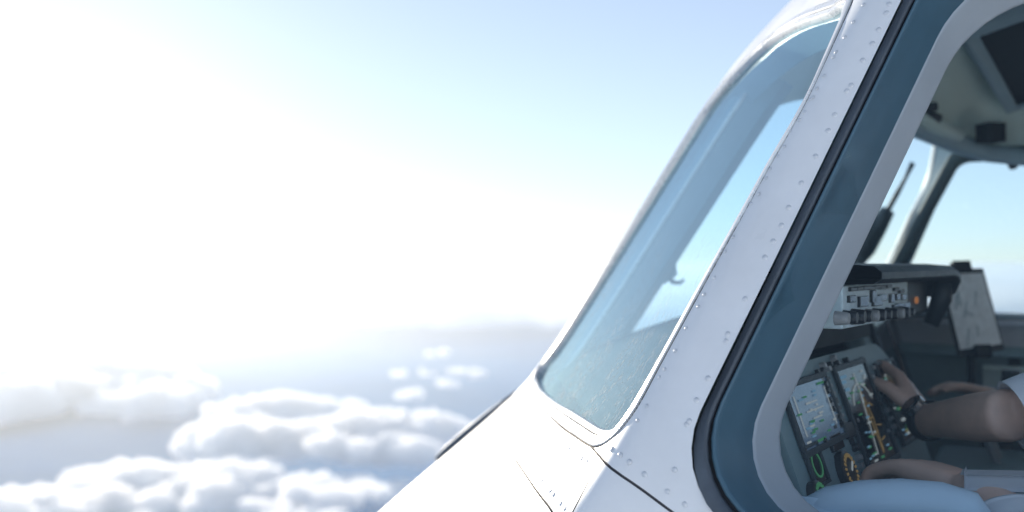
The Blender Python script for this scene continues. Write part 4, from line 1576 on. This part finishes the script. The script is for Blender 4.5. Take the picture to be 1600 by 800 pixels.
def fuse(name, V, Fc, mat, vox):
    '''joins overlapping lobes into one closed skin'''
    tmp = mesh_obj(name, V, Fc, None)
    rm = tmp.modifiers.new('Remesh', 'REMESH'); rm.mode = 'VOXEL'; rm.voxel_size = vox
    em = bpy.data.meshes.new_from_object(tmp.evaluated_get(bpy.context.evaluated_depsgraph_get()))
    bpy.data.objects.remove(tmp, do_unlink=True)
    em.name = name; em.materials.clear(); em.materials.append(mat)
    n = len(em.vertices)
    co = np.zeros(n * 3); em.vertices.foreach_get('co', co); co = co.reshape(-1, 3)
    nr = np.zeros(n * 3); em.vertices.foreach_get('normal', nr); nr = nr.reshape(-1, 3)
    w = vox * 6.5
    co = co + nr * (w * 1.4 * (billow(co / (w * 2.2), 3, 5) - 0.55))[:, None]
    em.vertices.foreach_set('co', co.ravel()); em.update()
    em.polygons.foreach_set('use_smooth', [True] * len(em.polygons))
    o = bpy.data.objects.new(name, em); col.objects.link(o)
    return o


def cloud(name, label, lobes, d, seed, flat=0.0, group='cumulus clouds below the aircraft', fine=True, rough=0.75):
    """lobes: (px, py, radius in px, depth offset in m); real size follows from the distance d in metres"""
    V = []; Fc = []; n = 0
    IV, IF = (ICO_V, ICO_F) if fine else (ICO3_V, ICO3_F)
    zs = []
    for (px, py, r, dd) in lobes:
        D = d + dd; c = np.array(ray(px, py)) * D; R = r / FPX * D
        p = IV * np.array([1.35, 1.4, 0.74]) * R
        q = (c + p) / R
        disp = (billow(q * 1.05, 4, seed) - 0.62)
        p = c + p * (1 + rough * 1.25 * disp[:, None])
        V.append(p); Fc.append(IF + n); n += len(p)
        zs.append(c[2] - R * 0.55)
    V = np.concatenate(V); Fc = np.concatenate(Fc)
    base = min(zs)
    V[:, 2] = np.where(V[:, 2] < base, base + (V[:, 2] - base) * 0.25, V[:, 2])
    c = Vector(V.mean(0)); V = V - np.array(c)
    vox = max(8.0, (V.max(0) - V.min(0))[0] / 170.0)
    o = fuse(name, V, Fc, M['cloud_volume'], vox)
    o.location = c
    tag(o, label, 'cloud', group)
    return o


def bank(top, base_py, r0, seed, rows=4, jitter=0.25, spread=900):
    """lobes filling the body under an outline of cloud tops"""
    rs_ = random.Random(seed); L_ = []
    top = np.array(top, float)
    seg = np.concatenate([[0], np.cumsum(np.hypot(*np.diff(top, axis=0).T))])
    for d_ in np.arange(0, seg[-1], r0 * 0.62):
        px = np.interp(d_, seg, top[:, 0]); py = np.interp(d_, seg, top[:, 1])
        r = r0 * rs_.choice((0.45, 0.6, 0.75, 0.9))
        L_.append((px, py + r * 0.8 + rs_.uniform(-0.1, 0.25) * r0, r, rs_.uniform(-0.25, 0.25) * spread))
        y = py + r * 1.6
        k = 0
        while y < base_py and k < rows:
            rr = r0 * rs_.uniform(0.55, 1.0)
            L_.append((px + rs_.uniform(-1, 1) * r0 * 0.6, y + rr * 0.4, rr, -spread * 0.28 * (k + 1) + rs_.uniform(-0.2, 0.2) * spread))
            y += rr * 0.9; k += 1
    return L_


cloud('cloud', 'broad cumulus bank with bright domed tops left of the nose, largest of the clouds',
      bank([(300, 668), (335, 655), (370, 645), (410, 652), (445, 668), (480, 658), (520, 648), (560, 642), (600, 640), (640, 640), (672, 646), (705, 652), (735, 656)], 700, 26, 1), 7000, 1)
cloud('cloud', 'hazy cumulus ridge rising behind the broad bank, half lost in the glare',
      bank([(330, 632), (370, 622), (410, 616), (450, 612), (490, 620), (530, 626), (570, 624)], 650, 22, 2, rows=2), 8600, 2)
cloud('cloud', 'lumpy cumulus along the bottom edge with a bright crest next to the nose',
      bank([(440, 748), (470, 738), (505, 736), (540, 742), (575, 748), (610, 750), (640, 752)], 775, 21, 3, rows=2), 5600, 3)
cloud('cloud', 'pale cumulus mass in the glare at the bottom left',
      bank([(120, 735), (165, 722), (210, 716), (255, 722), (300, 726), (345, 716), (390, 712), (420, 722)], 790, 28, 4, rows=3), 5900, 4)
cloud('cloud', 'small tuft of cloud cut by the bottom edge, nearest of all',
      bank([(420, 790), (450, 784), (480, 782), (505, 784), (530, 790)], 820, 17, 5, rows=1), 5000, 5)
cloud('cloud', 'low cloud heap in the bottom left corner under the glare',
      bank([(-40, 770), (10, 755), (60, 760), (110, 770), (170, 775), (230, 782)], 850, 32, 6, rows=2), 5100, 6)
small = [((683, 553), 9, 13000, 'tiny round cloud floating alone in the blue gap'),
         ((640, 617), 12, 9000, 'small round puff sitting above the right end of the broad bank'),
         ((702, 600), 8, 9800, 'small upright puff beside the nose, above the broad bank'),
         ((717, 580), 8, 11000, 'small flat puff near the nose, lower right of the lone tiny cloud'),
         ((752, 585), 9, 10800, 'small puff touching the edge of the nose'),
         ((668, 583), 7, 11200, 'faint wisp left of the small flat puff'),
         ((622, 585), 6, 11500, 'faint thin wisp at the left of the row of small puffs')]
for i, ((px, py), r, d, lab) in enumerate(small):
    rs_ = random.Random(40 + i)
    lob = [(px + rs_.uniform(-1.4, 1.4) * r, py + rs_.uniform(-0.35, 0.35) * r, r * rs_.uniform(0.55, 1.0), rs_.uniform(-150, 150)) for _ in range(6)]
    cloud('cloud', lab, lob, d, 20 + i, fine=False, rough=0.4, group='small cloud puffs near the nose')

def closed_sheet(name, v, q, zb, mat='deck_volume'):
    """a cloud layer: billowed top, flat base and the sides between, holding vapour"""
    n = len(v); b = v.copy(); b[:, 2] = np.minimum(zb, v[:, 2] - 20.0)
    e = np.concatenate([q[:, [k, (k + 1) % 4]] for k in range(4)])
    key = np.sort(e, 1); code = key[:, 0].astype(np.int64) * (n + 1) + key[:, 1]
    u, inv, cnt = np.unique(code, return_inverse=True, return_counts=True)
    be = e[cnt[inv] == 1]
    side = np.stack([be[:, 1], be[:, 0], be[:, 0] + n, be[:, 1] + n], 1)
    return mesh_obj(name, np.concatenate([v, b]), np.concatenate([q, q[:, ::-1] + n, side]), M[mat])


# far stratus deck: billowy sheets broken by blue gaps, out towards the horizon
def deck(name, label, z0, y0, y1, dens, thr, seed, amp, bias, mat='deck_volume'):
    ny, nx = 240, 420
    ys = np.exp(np.linspace(math.log(y0), math.log(y1), ny))
    tx = np.linspace(-0.75, 0.72, nx)
    Y, T = np.meshgrid(ys, tx, indexing='ij')
    X = Y * T
    P = np.stack([X.ravel() / dens, Y.ravel() / (dens * 1.9), np.zeros(X.size)], 1)
    big = fbm(P, 4, seed).reshape(X.shape)
    P2 = np.stack([X.ravel() / (dens * 0.16), Y.ravel() / (dens * 0.22), np.zeros(X.size)], 1)
    fine = billow(P2, 4, seed + 9).reshape(X.shape)
    cov = big + 0.16 * (fine - 0.5) + bias(X, Y)
    hgt = np.clip((cov - thr) / 0.14, 0, 1)
    Z = z0 + amp * (np.sqrt(hgt) * (0.45 + 0.8 * fine) - 0.25)
    keep = cov > thr
    idx = np.arange(X.size).reshape(X.shape)
    fcs = []
    k4 = keep[:-1, :-1] & keep[1:, :-1] & keep[1:, 1:] & keep[:-1, 1:]
    a, b, c, d = idx[:-1, :-1][k4], idx[:-1, 1:][k4], idx[1:, 1:][k4], idx[1:, :-1][k4]   # wound upwards
    fcs = np.stack([a, b, c, d], 1)
    used = np.unique(fcs); rm = -np.ones(X.size, int); rm[used] = np.arange(len(used))
    v = np.stack([X.ravel(), Y.ravel(), Z.ravel()], 1)[used]
    o = closed_sheet(name, v, rm[fcs], z0 - amp * 0.4, mat)
    return tag(o, label, 'cloud', kind='stuff')


deck('cloud_deck', 'broken far layer of cloud stretching to the hazy horizon', -1180.0, 15500, 170000, 14000, 0.50, 60, 420.0,
     lambda X, Y: 0.10 * np.clip((Y - 20500) / 9000, -1, 1) - 0.2 * np.clip((21500 - Y) / 3000, 0, 1))

deck('cloud_field', 'low field of broken cloud under the glare at the left', -1330.0, 4300, 15000, 3000, 0.50, 91, 330.0,
     lambda X, Y: 0.08 - 0.55 * np.clip((X / Y + 0.38) / 0.34, 0, 1), 'cloud_volume')


def bounce_deck():  # unseen white cloud deck, added to bounce light up onto the aircraft
    nr, na = 90, 260
    rr = np.exp(np.linspace(math.log(1500), math.log(150000), nr))
    aa = np.linspace(math.radians(58), math.radians(482 - 180), na)      # clockwise from the view direction, all of the sky out of view
    Rr, Aa = np.meshgrid(rr, aa, indexing='ij')
    X, Y = Rr * np.sin(Aa), Rr * np.cos(Aa)
    P = np.stack([X.ravel() / 9000, Y.ravel() / 9000, np.zeros(X.size)], 1)
    big = fbm(P, 4, 77).reshape(X.shape); fine = billow(P * 5, 4, 78).reshape(X.shape)
    keep = big + 0.16 * (fine - 0.5) > 0.25
    Z = -1250 + 700 * (fine - 0.35)
    idx = np.arange(X.size).reshape(X.shape)
    k4 = keep[:-1, :-1] & keep[1:, :-1] & keep[1:, 1:] & keep[:-1, 1:]
    fcs = np.stack([idx[:-1, :-1][k4], idx[1:, :-1][k4], idx[1:, 1:][k4], idx[:-1, 1:][k4]], 1)
    used = np.unique(fcs); rm = -np.ones(X.size, int); rm[used] = np.arange(len(used))
    o = closed_sheet('cloud_deck', np.stack([X.ravel(), Y.ravel(), Z.ravel()], 1)[used], rm[fcs], -1480.0, 'cloud')
    return tag(o, 'unseen cloud layer added behind and beside the aircraft to bounce light', 'cloud', kind='stuff')


bounce_deck()

# thin streaks of cloud just above the horizon, above the haze
M['streak_volume'] = vapour('thin_streak_vapour', 0.0007)
for i, (px, py, wpx, hpx, d, lab) in enumerate(((790, 352, 95, 4.5, 60000, 'thin pale streak of cloud above the horizon beside the windshield'),
                                               (650, 382, 120, 4.0, 70000, 'long faint cloud streak low over the horizon, left of the other streaks'),
                                               (860, 398, 80, 3.0, 75000, 'faintest cloud streak, lowest over the horizon next to the windshield'))):
    c = ray(px, py) * d; sx, sz = wpx / FPX * d, hpx / FPX * d
    p = ICO_V * np.array([sx, sx * 0.5, sz])
    p = p * (1 + 0.5 * (fbm(ICO_V * np.array([3, 3, 1.5]) + i * 9, 3, 13)[:, None] - 0.5))
    o = mesh_obj('cloud_streak', p, ICO_F, M['streak_volume']); o.location = c
    tag(o, lab, 'cloud', 'thin cloud streaks over the horizon')

# haze: one closed box of thin even air round the camera and everything below it
hz_m, N, L = new_mat('haze_air')
out = N.new('ShaderNodeOutputMaterial')
pv = N.new('ShaderNodeVolumePrincipled')
pv.inputs['Color'].default_value = (0.90, 0.955, 1.0, 1)
pv.inputs['Density'].default_value = 3.0e-5
pv.inputs['Anisotropy'].default_value = 0.55
L.new(pv.outputs['Volume'], out.inputs['Volume'])
HB, HT, HR = SEA_Z - 1.0, 12.0, 260000.0
v = [(x, y, z) for z in (HB, HT) for x, y in ((-HR, -HR), (HR, -HR), (HR, HR), (-HR, HR))]
hz = mesh_obj('haze', v, [(3, 2, 1, 0), (4, 5, 6, 7), (0, 1, 5, 4), (1, 2, 6, 5), (2, 3, 7, 6), (3, 0, 4, 7)], hz_m, None, False)
tag(hz, kind='stuff')
